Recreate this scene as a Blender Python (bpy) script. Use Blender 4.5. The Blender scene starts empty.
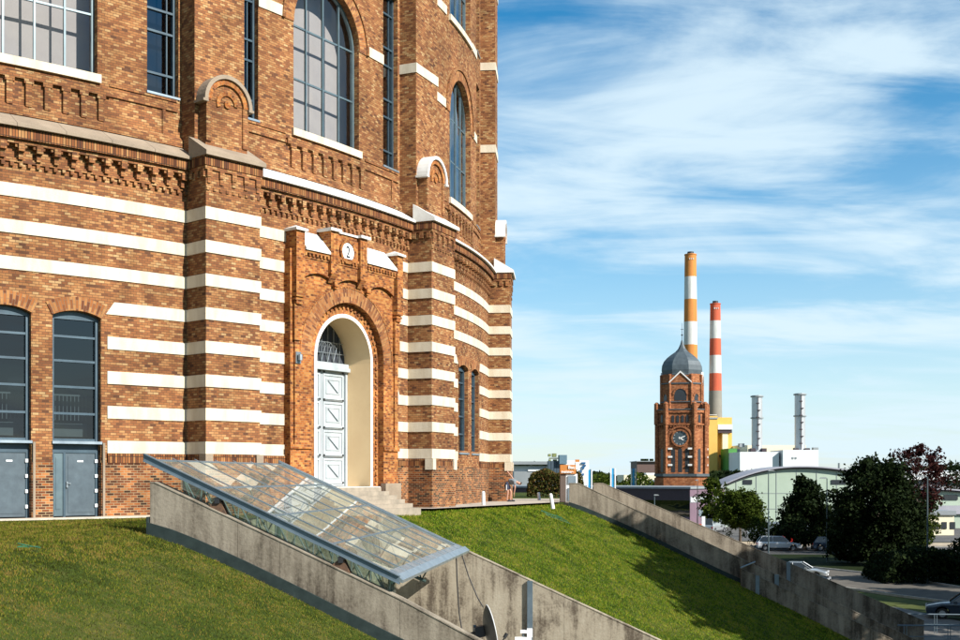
import bpy, bmesh, math, random
import numpy as np
from mathutils import Vector, Matrix
R_=math.radians
random.seed(7)
SC=bpy.context.scene
COL=SC.collection

# ------------------------------------------------------------------ camera
cam_d=bpy.data.cameras.new('camera'); cam=bpy.data.objects.new('camera',cam_d); COL.objects.link(cam)
cam.location=(0,0,1.3); cam.rotation_euler=(R_(90),0,0)
cam_d.sensor_width=36; cam_d.lens=45.0; cam_d.shift_y=0.1625
cam_d.clip_start=0.1; cam_d.clip_end=9000
SC.camera=cam

# ------------------------------------------------------------------ world, sun, exposure
SUN_AZ=-37.0      # direction towards the sun, degrees counter-clockwise from +X
SUN_EL=33.0
sv=Vector((math.cos(R_(SUN_AZ))*math.cos(R_(SUN_EL)), math.sin(R_(SUN_AZ))*math.cos(R_(SUN_EL)), math.sin(R_(SUN_EL))))
W=bpy.data.worlds.new('World'); SC.world=W; W.use_nodes=True
nt=W.node_tree; nt.nodes.clear()
def N(nt,t,**k):
    n=nt.nodes.new(t)
    for a,b in k.items():
        if a.startswith('i_'):
            key=a[2:]; key=int(key) if key.isdigit() else key
            n.inputs[key].default_value=b
        else: setattr(n,a,b)
    return n
def L(nt,a,b): nt.links.new(a,b)
sky=N(nt,'ShaderNodeTexSky',sky_type='NISHITA',sun_disc=False,sun_elevation=R_(SUN_EL),sun_rotation=R_(90-SUN_AZ),air_density=1.0,dust_density=0.3,ozone_density=3.0,altitude=200)
bg=N(nt,'ShaderNodeBackground'); bg.inputs[1].default_value=0.06
outw=N(nt,'ShaderNodeOutputWorld')
tc=N(nt,'ShaderNodeTexCoord')
sep=N(nt,'ShaderNodeSeparateXYZ'); L(nt,tc.outputs['Generated'],sep.inputs[0])
def M(nt,op,a,b=None,c=None,clamp=False):
    n=nt.nodes.new('ShaderNodeMath'); n.operation=op; n.use_clamp=clamp
    for i,v in enumerate((a,b,c)):
        if v is None: continue
        if isinstance(v,(int,float)): n.inputs[i].default_value=v
        else: nt.links.new(v,n.inputs[i])
    return n.outputs[0]
zz=M(nt,'MAXIMUM',sep.outputs[2],0.0)
den=M(nt,'ADD',zz,0.16)
cx=M(nt,'DIVIDE',sep.outputs[0],den); cy=M(nt,'DIVIDE',sep.outputs[1],den)
comb=N(nt,'ShaderNodeCombineXYZ'); L(nt,cx,comb.inputs[0]); L(nt,cy,comb.inputs[1])
mp=N(nt,'ShaderNodeMapping'); mp.inputs['Rotation'].default_value=(0,0,R_(24)); mp.inputs['Scale'].default_value=(0.8,1.15,1); mp.inputs['Location'].default_value=(4.35,2.3,0)
L(nt,comb.outputs[0],mp.inputs[0])
n1=N(nt,'ShaderNodeTexNoise',i_Scale=0.95,i_Detail=9.0,i_Roughness=0.56,i_Distortion=0.7); L(nt,mp.outputs[0],n1.inputs['Vector'])
mp2=N(nt,'ShaderNodeMapping'); mp2.inputs['Rotation'].default_value=(0,0,R_(-48)); mp2.inputs['Scale'].default_value=(0.8,1.9,1)
L(nt,comb.outputs[0],mp2.inputs[0])
n2=N(nt,'ShaderNodeTexNoise',i_Scale=1.5,i_Detail=10.0,i_Roughness=0.58,i_Distortion=1.0); L(nt,mp2.outputs[0],n2.inputs['Vector'])
mix=M(nt,'ADD',M(nt,'MULTIPLY',n1.outputs[0],0.56),M(nt,'MULTIPLY',n2.outputs[0],0.44))
mr=N(nt,'ShaderNodeMapRange',interpolation_type='SMOOTHSTEP'); L(nt,mix,mr.inputs[0])
mr.inputs[1].default_value=0.42; mr.inputs[2].default_value=0.62; mr.inputs[3].default_value=0.05; mr.inputs[4].default_value=0.92
hzn=N(nt,'ShaderNodeMapRange',interpolation_type='SMOOTHSTEP'); L(nt,zz,hzn.inputs[0]); hzn.inputs[1].default_value=0.0; hzn.inputs[2].default_value=0.36; hzn.inputs[3].default_value=0.66; hzn.inputs[4].default_value=0.0
msk=M(nt,'MAXIMUM',mr.outputs[0],hzn.outputs[0])
msk=M(nt,'SUBTRACT',1.0,M(nt,'MULTIPLY',M(nt,'SUBTRACT',1.0,mr.outputs[0]),M(nt,'SUBTRACT',1.0,hzn.outputs[0])))
skh=N(nt,'ShaderNodeHueSaturation'); skh.inputs['Hue'].default_value=.49; skh.inputs['Saturation'].default_value=1.75; skh.inputs['Value'].default_value=1.25; L(nt,sky.outputs[0],skh.inputs['Color'])
cm=N(nt,'ShaderNodeMix',data_type='RGBA'); L(nt,msk,cm.inputs[0]); L(nt,skh.outputs[0],cm.inputs[6])
cm.inputs[7].default_value=(6.6,8.1,9.0,1)
L(nt,cm.outputs[2],bg.inputs[0]); L(nt,bg.outputs[0],outw.inputs[0])

sd=bpy.data.lights.new('sun','SUN'); sd.energy=5.0; sd.angle=R_(0.5); sd.color=(1.0,0.955,0.88)
sun=bpy.data.objects.new('sun',sd); COL.objects.link(sun)
sun.rotation_euler=sv.to_track_quat('Z','Y').to_euler(); sun.location=(60,-40,60)
vs=SC.view_settings; SC.display_settings.display_device='sRGB'
vs.view_transform='Standard'; vs.look='None'; vs.gamma=1; vs.use_curve_mapping=False; vs.exposure=0.95
SC.render.engine='CYCLES'

# ------------------------------------------------------------------ tagging
def tag(o,label=None,cat=None,group=None,kind=None):
    if label: o['label']=label
    if cat: o['category']=cat
    if group: o['group']=group
    if kind: o['kind']=kind
    return o
def thing(name,label,cat,loc=(0,0,0),rz=0,group=None):
    o=bpy.data.objects.new(name,None); COL.objects.link(o); o.location=loc; o.rotation_euler=(0,0,rz)
    o.empty_display_size=0.3
    return tag(o,label,cat,group)
KIDS={}
def copy_tree(o,parent=None):
    c=o.copy(); COL.objects.link(c)
    if parent: c.parent=parent; KIDS.setdefault(parent.name,[]).append(c)
    for ch in list(KIDS.get(o.name,[])): copy_tree(ch,c)
    return c
def dup(o,loc,rz,label,group=None,scale=None):
    c=copy_tree(o); c.location=loc; c.rotation_euler=(0,0,rz); c['label']=label
    if group: c['group']=group
    if scale: c.scale=scale
    return c

# ------------------------------------------------------------------ mesh builder
class MB:
    def __init__(s,seg=None): s.V=[];s.F=[];s.U=[];s.seg=seg
    def face(s,pts,uv=None):
        pts=[Vector(p) for p in pts]
        if uv is None:
            n=Vector((0,0,0))
            for i in range(len(pts)):
                a=pts[i]; b=pts[(i+1)%len(pts)]; n+=a.cross(b)
            if n.length<1e-12: return
            n.normalize()
            if abs(n.z)>0.95: uv=[(p.x,p.y) for p in pts]
            else:
                t=Vector((0,0,1)).cross(n).normalized(); b=n.cross(t)
                if abs(t.x)>=abs(t.y):
                    if t.x<0: t=-t
                elif t.y<0: t=-t
                uv=[(p.dot(t),p.dot(b)) for p in pts]
        k=len(s.V); s.V+= [tuple(p) for p in pts]; s.F.append(tuple(range(k,k+len(pts)))); s.U+=uv
    def nx(s,a,b): return max(1,int(math.ceil(abs(b-a)/s.seg))) if s.seg else 1
    def box(s,x0,x1,y0,y1,z0,z1):
        n=s.nx(x0,x1)
        for i in range(n):
            a=x0+(x1-x0)*i/n; b=x0+(x1-x0)*(i+1)/n
            s.face([(a,y0,z0),(b,y0,z0),(b,y0,z1),(a,y0,z1)])
            s.face([(b,y1,z0),(a,y1,z0),(a,y1,z1),(b,y1,z1)])
            s.face([(a,y0,z1),(b,y0,z1),(b,y1,z1),(a,y1,z1)])
            s.face([(a,y1,z0),(b,y1,z0),(b,y0,z0),(a,y0,z0)])
        s.face([(x0,y1,z0),(x0,y0,z0),(x0,y0,z1),(x0,y1,z1)])
        s.face([(x1,y0,z0),(x1,y1,z0),(x1,y1,z1),(x1,y0,z1)])
        return s
    def prism_x(s,prof,x0,x1):      # prof [(y,z)], counter-clockwise seen from +x
        n=s.nx(x0,x1)
        for i in range(n):
            a=x0+(x1-x0)*i/n; b=x0+(x1-x0)*(i+1)/n
            for j in range(len(prof)):
                p=prof[j]; q=prof[(j+1)%len(prof)]
                s.face([(a,p[0],p[1]),(b,p[0],p[1]),(b,q[0],q[1]),(a,q[0],q[1])][::-1])
        s.face([(x0,p[0],p[1]) for p in prof][::-1]); s.face([(x1,p[0],p[1]) for p in prof])
        return s
    def prism_y(s,poly,y0,y1):      # poly [(x,z)]
        s.face([(x,y0,z) for x,z in poly]); s.face([(x,y1,z) for x,z in poly][::-1])
        for j in range(len(poly)):
            p=poly[j]; q=poly[(j+1)%len(poly)]
            s.face([(p[0],y1,p[1]),(q[0],y1,q[1]),(q[0],y0,q[1]),(p[0],y0,p[1])])
        return s
    def prism_z(s,poly,z0,z1):
        s.face([(x,y,z1) for x,y in poly]); s.face([(x,y,z0) for x,y in poly][::-1])
        for j in range(len(poly)):
            p=poly[j]; q=poly[(j+1)%len(poly)]
            s.face([(p[0],p[1],z0),(q[0],q[1],z0),(q[0],q[1],z1),(p[0],p[1],z1)])
        return s
    def ring(s,xc,zc,ri,ro,a0,a1,y0,y1,n=20,brick=True):   # annulus sector in the x-z plane, thickness y0..y1
        for i in range(n):
            t0=R_(a0+(a1-a0)*i/n); t1=R_(a0+(a1-a0)*(i+1)/n)
            P=lambda r,t,y:(xc+r*math.cos(t),y,zc+r*math.sin(t))
            rm=(ri+ro)/2
            s.face([P(ri,t0,y0),P(ro,t0,y0),P(ro,t1,y0),P(ri,t1,y0)][::-1],[(ri,t0*rm),(ro,t0*rm),(ro,t1*rm),(ri,t1*rm)][::-1])
            s.face([P(ro,t0,y0),P(ro,t0,y1),P(ro,t1,y1),P(ro,t1,y0)],[(y0,t0*ro),(y1,t0*ro),(y1,t1*ro),(y0,t1*ro)])
            if ri>0: s.face([P(ri,t0,y0),P(ri,t0,y1),P(ri,t1,y1),P(ri,t1,y0)],[(y0,t0*ri),(y1,t0*ri),(y1,t1*ri),(y0,t1*ri)])
        for t in (R_(a0),R_(a1)):
            if abs(a1-a0)<359: s.face([P(ri,t,y0),P(ro,t,y0),P(ro,t,y1),P(ri,t,y1)])
        return s
    def cyl(s,p0,p1,r0,r1=None,n=8,caps=True):
        r1=r0 if r1 is None else r1
        p0=Vector(p0);p1=Vector(p1);d=(p1-p0)
        if d.length<1e-6: return s
        ln=d.length; d.normalize(); a=d.orthogonal().normalized(); b=d.cross(a)
        c0=[p0+(a*math.cos(2*math.pi*i/n)+b*math.sin(2*math.pi*i/n))*r0 for i in range(n)]
        c1=[p1+(a*math.cos(2*math.pi*i/n)+b*math.sin(2*math.pi*i/n))*r1 for i in range(n)]
        for i in range(n):
            j=(i+1)%n
            u0=2*math.pi*r0*i/n;u1=2*math.pi*r0*(i+1)/n
            s.face([c0[i],c0[j],c1[j],c1[i]],[(u0,0),(u1,0),(u1,ln),(u0,ln)])
        if caps:
            s.face(c0[::-1]); s.face(c1)
        return s
    def tube(s,pts,r,n=6):
        for a,b in zip(pts[:-1],pts[1:]): s.cyl(a,b,r,r,n)
        return s
    def lathe(s,prof,cx=0,cy=0,n=16,sc=(1,1)):
        for (r0,z0),(r1,z1) in zip(prof[:-1],prof[1:]):
            for i in range(n):
                t0=2*math.pi*i/n;t1=2*math.pi*(i+1)/n
                q=[(cx+sc[0]*r*math.cos(t),cy+sc[1]*r*math.sin(t),z) for r,t,z in((r0,t0,z0),(r0,t1,z0),(r1,t1,z1),(r1,t0,z1))]
                rr=max(r0,r1)
                if r0<1e-5: q=[q[0],q[2],q[3]]; uv=[(t0*rr,z0),(t1*rr,z1),(t0*rr,z1)]
                elif r1<1e-5: q=q[:3]; uv=[(t0*rr,z0),(t1*rr,z0),(t1*rr,z1)]
                else: uv=[(t0*rr,z0),(t1*rr,z0),(t1*rr,z1),(t0*rr,z1)]
                s.face(q,uv)
        return s
    def add(s,o,mtx=None):
        k=len(s.V); s.V+=[tuple(mtx@Vector(v)) for v in o.V] if mtx else o.V
        s.F+=[tuple(i+k for i in f) for f in o.F]; s.U+=o.U
        return s
    def build(s,name,mat,parent=None,mapf=None,smooth=False,local=False,weld=None):
        V=[mapf(v) for v in s.V] if mapf else list(s.V)
        me=bpy.data.meshes.new(name)
        if parent and not local:
            off=Vector((0,0,0)); p=parent
            while p: off+=p.location; p=p.parent
            V=[(v[0]-off.x,v[1]-off.y,v[2]-off.z) for v in V]
        me.from_pydata(V,[],s.F)
        ul=me.uv_layers.new(name='UVMap')
        ul.data.foreach_set('uv',[c for uv in s.U for c in uv])
        if weld or smooth:
            bm=bmesh.new(); bm.from_mesh(me); bmesh.ops.remove_doubles(bm,verts=bm.verts,dist=1e-4)
            bmesh.ops.recalc_face_normals(bm,faces=bm.faces); bm.to_mesh(me); bm.free()
        if smooth:
            for p in me.polygons: p.use_smooth=True
            try: me.set_sharp_from_angle(angle=R_(40))
            except Exception: pass
        me.materials.append(mat)
        o=bpy.data.objects.new(name,me); COL.objects.link(o)
        if parent: o.parent=parent; KIDS.setdefault(parent.name,[]).append(o)
        return o

# ------------------------------------------------------------------ materials
MT={}
def newmat(name):
    m=bpy.data.materials.new(name); m.use_nodes=True; t=m.node_tree; b=t.nodes['Principled BSDF']; MT[name]=m
    return m,t,b
def pmat(name,c1,c2=None,scale=3.0,rough=0.7,metal=0.0,bump=0.0,bscale=20.0,stretch=(1,1,1),c3=None,spec=0.5,detail=5):
    m,t,b=newmat(name); b.inputs['Roughness'].default_value=rough; b.inputs['Metallic'].default_value=metal
    b.inputs['Specular IOR Level'].default_value=spec
    tcn=N(t,'ShaderNodeTexCoord'); mpn=N(t,'ShaderNodeMapping'); mpn.inputs['Scale'].default_value=stretch
    L(t,tcn.outputs['Object'],mpn.inputs[0])
    if c2 is None: c2=tuple(x*0.85 for x in c1)
    nn=N(t,'ShaderNodeTexNoise',i_Scale=scale,i_Detail=float(detail),i_Roughness=0.62); L(t,mpn.outputs[0],nn.inputs['Vector'])
    rp=N(t,'ShaderNodeValToRGB'); L(t,nn.outputs[0],rp.inputs[0])
    rp.color_ramp.elements[0].position=0.35; rp.color_ramp.elements[0].color=(*c2,1)
    rp.color_ramp.elements[1].position=0.65; rp.color_ramp.elements[1].color=(*c1,1)
    if c3:
        e=rp.color_ramp.elements.new(0.78); e.color=(*c3,1)
    L(t,rp.outputs[0],b.inputs['Base Color'])
    if bump:
        n2=N(t,'ShaderNodeTexNoise',i_Scale=bscale,i_Detail=4.0); L(t,tcn.outputs['Object'],n2.inputs['Vector'])
        bp=N(t,'ShaderNodeBump',i_Strength=bump,i_Distance=0.05); L(t,n2.outputs[0],bp.inputs['Height']); L(t,bp.outputs[0],b.inputs['Normal'])
    return m
def brick(name,stops,bw=0.2,bh=0.077,mortar=(0.30,0.24,0.17),mw=0.011,soot=0.35,offset=0.5,sootscale=0.8):
    m,t,b=newmat(name); b.inputs['Roughness'].default_value=0.88; b.inputs['Specular IOR Level'].default_value=0.2
    tcn=N(t,'ShaderNodeTexCoord'); sp=N(t,'ShaderNodeSeparateXYZ'); L(t,tcn.outputs['UV'],sp.inputs[0])
    v=M(t,'DIVIDE',sp.outputs[1],bh); row=M(t,'FLOOR',v); fy=M(t,'FRACT',v)
    xo=M(t,'ADD',M(t,'DIVIDE',sp.outputs[0],bw),M(t,'MULTIPLY',row,offset)); col=M(t,'FLOOR',xo); fx=M(t,'FRACT',xo)
    cb=N(t,'ShaderNodeCombineXYZ'); L(t,col,cb.inputs[0]); L(t,row,cb.inputs[1])
    wn=N(t,'ShaderNodeTexWhiteNoise',noise_dimensions='2D'); L(t,cb.outputs[0],wn.inputs['Vector'])
    rp=N(t,'ShaderNodeValToRGB'); L(t,wn.outputs['Value'],rp.inputs[0])
    els=rp.color_ramp.elements; els[0].position=stops[0][0]; els[0].color=(*stops[0][1],1); els[1].position=stops[-1][0]; els[1].color=(*stops[-1][1],1)
    for p,c in stops[1:-1]:
        e=els.new(p); e.color=(*c,1)
    mm=M(t,'MAXIMUM',M(t,'LESS_THAN',fx,mw/bw),M(t,'LESS_THAN',fy,mw/bh))
    mx=N(t,'ShaderNodeMix',data_type='RGBA'); L(t,mm,mx.inputs[0]); L(t,rp.outputs[0],mx.inputs[6]); mx.inputs[7].default_value=(*mortar,1)
    ns=N(t,'ShaderNodeTexNoise',i_Scale=sootscale,i_Detail=7.0,i_Roughness=0.65,i_Distortion=0.4); L(t,tcn.outputs['Object'],ns.inputs['Vector'])
    r2=N(t,'ShaderNodeMapRange'); L(t,ns.outputs[0],r2.inputs[0]); r2.inputs[1].default_value=0.38; r2.inputs[2].default_value=0.62; r2.inputs[3].default_value=1-soot; r2.inputs[4].default_value=1.06
    mpn=N(t,'ShaderNodeMapping'); mpn.inputs['Scale'].default_value=(2.2,2.2,0.35); L(t,tcn.outputs['Object'],mpn.inputs[0])
    ns2=N(t,'ShaderNodeTexNoise',i_Scale=1.0,i_Detail=6.0,i_Roughness=0.7); L(t,mpn.outputs[0],ns2.inputs['Vector'])
    r3=N(t,'ShaderNodeMapRange'); L(t,ns2.outputs[0],r3.inputs[0]); r3.inputs[1].default_value=0.3; r3.inputs[2].default_value=0.7; r3.inputs[3].default_value=0.82; r3.inputs[4].default_value=1.12
    ml=M(t,'MULTIPLY',r2.outputs[0],r3.outputs[0])
    hs=N(t,'ShaderNodeHueSaturation'); L(t,mx.outputs[2],hs.inputs['Color']); L(t,ml,hs.inputs['Value'])
    L(t,hs.outputs[0],b.inputs['Base Color'])
    hgt=M(t,'ADD',M(t,'SUBTRACT',1.0,mm),M(t,'MULTIPLY',wn.outputs['Value'],0.5))
    bp=N(t,'ShaderNodeBump',i_Strength=0.55,i_Distance=0.012); L(t,hgt,bp.inputs['Height']); L(t,bp.outputs[0],b.inputs['Normal'])
    return m
BR=brick('brick_ochre',[(0,(.10,.042,.022)),(.08,(.18,.068,.028)),(.35,(.25,.097,.036)),(.65,(.31,.137,.050)),(.90,(.365,.192,.078)),(1,(.41,.26,.12))],bw=.19,mortar=(.11,.062,.034),mw=.013,soot=.38,sootscale=.5)
BRP=brick('brick_plinth',[(0,(0.039,0.018,0.010)),(.25,(0.112,0.036,0.016)),(.55,(0.213,0.067,0.023)),(.8,(0.314,0.101,0.027)),(1,(0.358,0.161,0.060))],mortar=(0.336,0.252,0.145),mw=.015,soot=.4,bw=.22)
BRO=brick('brick_orange',[(0,(0.112,0.034,0.012)),(.25,(0.246,0.071,0.019)),(.6,(0.370,0.121,0.027)),(1,(0.448,0.202,0.056))],mortar=(0.302,0.192,0.097),bw=.16,mw=.01,soot=.35)
BRS=brick('brick_soldier',[(0,(.09,.032,.016)),(.3,(.19,.066,.024)),(.7,(.29,.115,.038)),(1,(.35,.18,.07))],bw=.085,bh=.27,mortar=(.03,.022,.015),mw=.02,offset=0,soot=.3)
BRV=brick('brick_voussoir',[(0,(.12,.04,.018)),(.4,(.28,.10,.03)),(1,(.37,.18,.065))],bw=.27,bh=.085,mortar=(.2,.13,.08),mw=.012,offset=.5,soot=.25)
BRT=brick('brick_tower',[(0,(.16,.055,.025)),(.4,(.26,.09,.036)),(.8,(.33,.125,.05)),(1,(.37,.17,.08))],bw=.5,bh=.2,mortar=(.22,.11,.06),mw=.02,soot=.3,sootscale=.25)
STONE_W=pmat('band_stone_white',(.58,.52,.41),(.46,.39,.285),scale=2.2,rough=.85,bump=.15,c3=(.62,.565,.455),stretch=(1,1,.25),detail=8)
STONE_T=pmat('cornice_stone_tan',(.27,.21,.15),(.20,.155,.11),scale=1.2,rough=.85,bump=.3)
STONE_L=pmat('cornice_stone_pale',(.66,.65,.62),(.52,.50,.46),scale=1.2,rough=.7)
PLASTER=pmat('plaster_cream',(.82,.59,.33),(.76,.53,.29),scale=.9,rough=.85)
WHITE=pmat('paint_white',(.72,.73,.73),(.62,.63,.63),scale=2,rough=.5)
DOORW=pmat('door_paint_white',(.38,.415,.43),(.29,.325,.34),scale=2.2,rough=.5,stretch=(1,1,.4))
FRAME=pmat('frame_blue_grey',(.05,.085,.11),(.035,.06,.08),scale=2,rough=.4,metal=.2)
FRAMEL=pmat('frame_pale_blue',(.12,.17,.185),(.09,.13,.15),scale=2,rough=.35,metal=.3)
DOORB=pmat('door_blue_grey',(.055,.082,.10),(.035,.055,.07),scale=3,rough=.55,c3=(.10,.13,.15))
BLACK=pmat('black_metal',(.02,.02,.022),rough=.5)
RUST=pmat('rusty_bearing_steel',(.12,.06,.03),(.05,.03,.02),scale=9,rough=.8)
INNER=pmat('inner_plaster_pink',(.38,.325,.295),(.32,.27,.25),scale=.6,rough=.9)
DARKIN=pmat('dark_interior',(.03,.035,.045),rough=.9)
CONC=None
def concrete(name,base,dark,pale,streak=1.0):
    m,t,b=newmat(name); b.inputs['Roughness'].default_value=.9; b.inputs['Specular IOR Level'].default_value=.25
    tcn=N(t,'ShaderNodeTexCoord')
    def noise(sc,st,det=8,dist=0.0,rgh=.65):
        mpn=N(t,'ShaderNodeMapping'); mpn.inputs['Scale'].default_value=st; L(t,tcn.outputs['Object'],mpn.inputs[0])
        n=N(t,'ShaderNodeTexNoise',i_Scale=sc,i_Detail=float(det),i_Roughness=rgh,i_Distortion=dist); L(t,mpn.outputs[0],n.inputs['Vector']); return n.outputs[0]
    a=noise(1.7,(1,1,.13)); c=noise(.7,(1,1,.7),9,.5); g=noise(14,(1,1,1),4); s2=noise(4.5,(1,1,.07),6)
    rp=N(t,'ShaderNodeValToRGB'); v=M(t,'ADD',M(t,'ADD',M(t,'MULTIPLY',a,.42*streak+.0),M(t,'MULTIPLY',c,.45)),M(t,'ADD',M(t,'MULTIPLY',g,.16),M(t,'MULTIPLY',s2,.22))); v=M(t,'ADD',M(t,'SUBTRACT',v,(.42*streak+.83)*.5),.53)
    L(t,v,rp.inputs[0]); e=rp.color_ramp.elements
    e[0].position=.44; e[0].color=(*dark,1); e[1].position=.63; e[1].color=(*pale,1); q=e.new(.53); q.color=(*base,1)
    L(t,rp.outputs[0],b.inputs['Base Color'])
    bp=N(t,'ShaderNodeBump',i_Strength=.35,i_Distance=.03); L(t,g,bp.inputs['Height']); L(t,bp.outputs[0],b.inputs['Normal'])
    return m
CONC=concrete('concrete_weathered',(.165,.138,.104),(.055,.043,.031),(.25,.215,.165),1.3)
CONCL=concrete('concrete_pale',(.27,.23,.17),(.09,.07,.05),(.34,.30,.23),1.2)
FLASH=pmat('flashing_green_grey',(.026,.038,.036),(.017,.026,.025),scale=3,rough=.85,metal=0,c3=(.045,.06,.056),spec=.15)
ZINC=pmat('zinc_sheet',(.30,.36,.40),(.20,.25,.29),scale=2,rough=.4,metal=.6)
ALU=pmat('aluminium_bar',(.36,.40,.42),(.26,.30,.32),scale=3,rough=.35,metal=.7)
STEELB=pmat('steel_blue_grey',(.13,.17,.20),(.09,.125,.15),scale=2,rough=.4,metal=.3)
ASPH=pmat('asphalt',(.075,.073,.07),(.05,.05,.05),scale=2.5,rough=.9,bump=.2,spec=.08)
PATHM=pmat('path_gravel_pale',(.42,.37,.31),(.32,.28,.23),scale=3,rough=.95,spec=.08)
def glassm(name,tint,refl=1.0,ior=1.5,rough=0.0,dust=0):
    m,t,b=newmat(name); t.nodes.remove(b); o=[n for n in t.nodes if n.type=='OUTPUT_MATERIAL'][0]
    tr=N(t,'ShaderNodeBsdfTransparent'); tr.inputs[0].default_value=(*tint,1)
    gl=N(t,'ShaderNodeBsdfGlossy'); gl.inputs['Roughness'].default_value=rough; gl.inputs[0].default_value=(.95,.97,1,1)
    fr=N(t,'ShaderNodeFresnel',i_IOR=ior)
    tcn=N(t,'ShaderNodeTexCoord'); nn=N(t,'ShaderNodeTexNoise',i_Scale=.7,i_Detail=1.0); L(t,tcn.outputs['Object'],nn.inputs['Vector'])
    bp=N(t,'ShaderNodeBump',i_Strength=.12,i_Distance=.03); L(t,nn.outputs[0],bp.inputs['Height']); L(t,bp.outputs[0],gl.inputs['Normal'])
    f=M(t,'MULTIPLY',fr.outputs[0],refl,clamp=True)
    mx=N(t,'ShaderNodeMixShader'); L(t,f,mx.inputs[0]); L(t,tr.outputs[0],mx.inputs[1]); L(t,gl.outputs[0],mx.inputs[2]); L(t,mx.outputs[0],o.inputs[0])
    if dust:
        df=N(t,'ShaderNodeBsdfDiffuse'); df.inputs[0].default_value=(.42,.44,.38,1); n9=N(t,'ShaderNodeTexNoise',i_Scale=1.6,i_Detail=6.0); L(t,tcn.outputs['Object'],n9.inputs['Vector'])
        m9=N(t,'ShaderNodeMixShader'); L(t,M(t,'MULTIPLY',n9.outputs[0],dust*2),m9.inputs[0]); L(t,mx.outputs[0],m9.inputs[1]); L(t,df.outputs[0],m9.inputs[2]); L(t,m9.outputs[0],o.inputs[0])
    return m
GLASS=glassm('window_glass',(.80,.84,.86),1.6,1.45)
GLASSD=glassm('window_glass_tinted',(.22,.27,.32),2.2,1.5)
GLASSL=glassm('window_glass_dark',(.20,.24,.25),1.9,1.45)
GLASSC=glassm('canopy_glass',(.66,.78,.72),.85,1.5,dust=.15)

# ------------------------------------------------------------------ SETTING: berm, plateau, street
ES=Vector((.992,-.1265,0)); EW=Vector((.1265,.992,0))      # s: down the berm, w: along it
def sw(s,w,z=0): return (ES.x*s+EW.x*w, ES.y*s+EW.y*w, z)
ZS=-7.2
SL=.47
def s0f(w):
    pts=[(-60,-11.5),(28.5,-11.5),(40.5,-8.96),(57.9,-3.05),(64,-2.2),(200,-1.0)]
    for (a,b),(c,d) in zip(pts[:-1],pts[1:]):
        if w<=c: return b+(d-b)*(w-a)/(c-a)
    return -1.0
def tz(s,w):
    x=s-s0f(w)
    k=.55
    sp=k*math.log1p(math.exp(min(40,x/k))) if x/k<40 else x
    z=-SL*sp + .02
    z+= .03*math.sin(s*.9+w*.35)*min(1,max(0,x/2)) + .04*math.sin(w*.55+1.3*math.sin(s*.4))*min(1,max(0,x/3))
    if w>92: z-= (w-92)*.6
    return max(z,ZS-.3)
def lines(vals,step):
    o=[vals[0]]
    for a,b in zip(vals[:-1],vals[1:]):
        n=max(1,int(math.ceil((b-a)/step)))
        o+=[a+(b-a)*(i+1)/n for i in range(n)]
    return o
def in_trench(s,w):
    return (s>-11.5 and 28.05<w<38.5 and s<60) or (s>-8.5 and 38.5<=w<40.5 and s<60) or (s>-3.2 and 58.1<w<64 and s<60)
GRASS=None
def grassmat():
    m,t,b=newmat('grass_ground'); b.inputs['Roughness'].default_value=.95; b.inputs['Specular IOR Level'].default_value=.15
    tcn=N(t,'ShaderNodeTexCoord')
    n1=N(t,'ShaderNodeTexNoise',i_Scale=.55,i_Detail=8.0,i_Roughness=.7,i_Distortion=.4); L(t,tcn.outputs['Object'],n1.inputs['Vector'])
    n2=N(t,'ShaderNodeTexNoise',i_Scale=9.0,i_Detail=6.0,i_Roughness=.8); L(t,tcn.outputs['Object'],n2.inputs['Vector'])
    v=M(t,'ADD',M(t,'MULTIPLY',n1.outputs[0],.55),M(t,'MULTIPLY',n2.outputs[0],.45))
    rp=N(t,'ShaderNodeValToRGB'); L(t,v,rp.inputs[0]); e=rp.color_ramp.elements
    e[0].position=.36; e[0].color=(.02,.03,.004,1); e[1].position=.66; e[1].color=(.12,.10,.03,1); q=e.new(.5); q.color=(.045,.07,.006,1)
    L(t,rp.outputs[0],b.inputs['Base Color'])
    bp=N(t,'ShaderNodeBump',i_Strength=.8,i_Distance=.12); L(t,n2.outputs[0],bp.inputs['Height']); L(t,bp.outputs[0],b.inputs['Normal'])
    return m
GRASS=grassmat()
ss=lines([-160,-60,-20,-13,-11.5,-8.5,-3.2,4,16,24],1.0)
ss=[v for i,v in enumerate(ss) if v>-20 or i%6==0]
ws=lines([-60,10,28.05,38.5,40.5,58.1,64,92,112],1.3)
g=MB()
for i in range(len(ss)-1):
    for j in range(len(ws)-1):
        a,b=ss[i],ss[i+1]; c,d=ws[j],ws[j+1]
        if in_trench((a+b)/2,(c+d)/2): continue
        if min(tz(a,c),tz(b,d),tz(a,d),tz(b,c))<=ZS-.25 and max(tz(a,c),tz(b,d))<=ZS-.25: continue
        g.face([sw(a,c,tz(a,c)),sw(b,c,tz(b,c)),sw(b,d,tz(b,d)),sw(a,d,tz(a,d))])
tag(g.build('grass_berm',GRASS,smooth=True),kind='structure')
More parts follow.
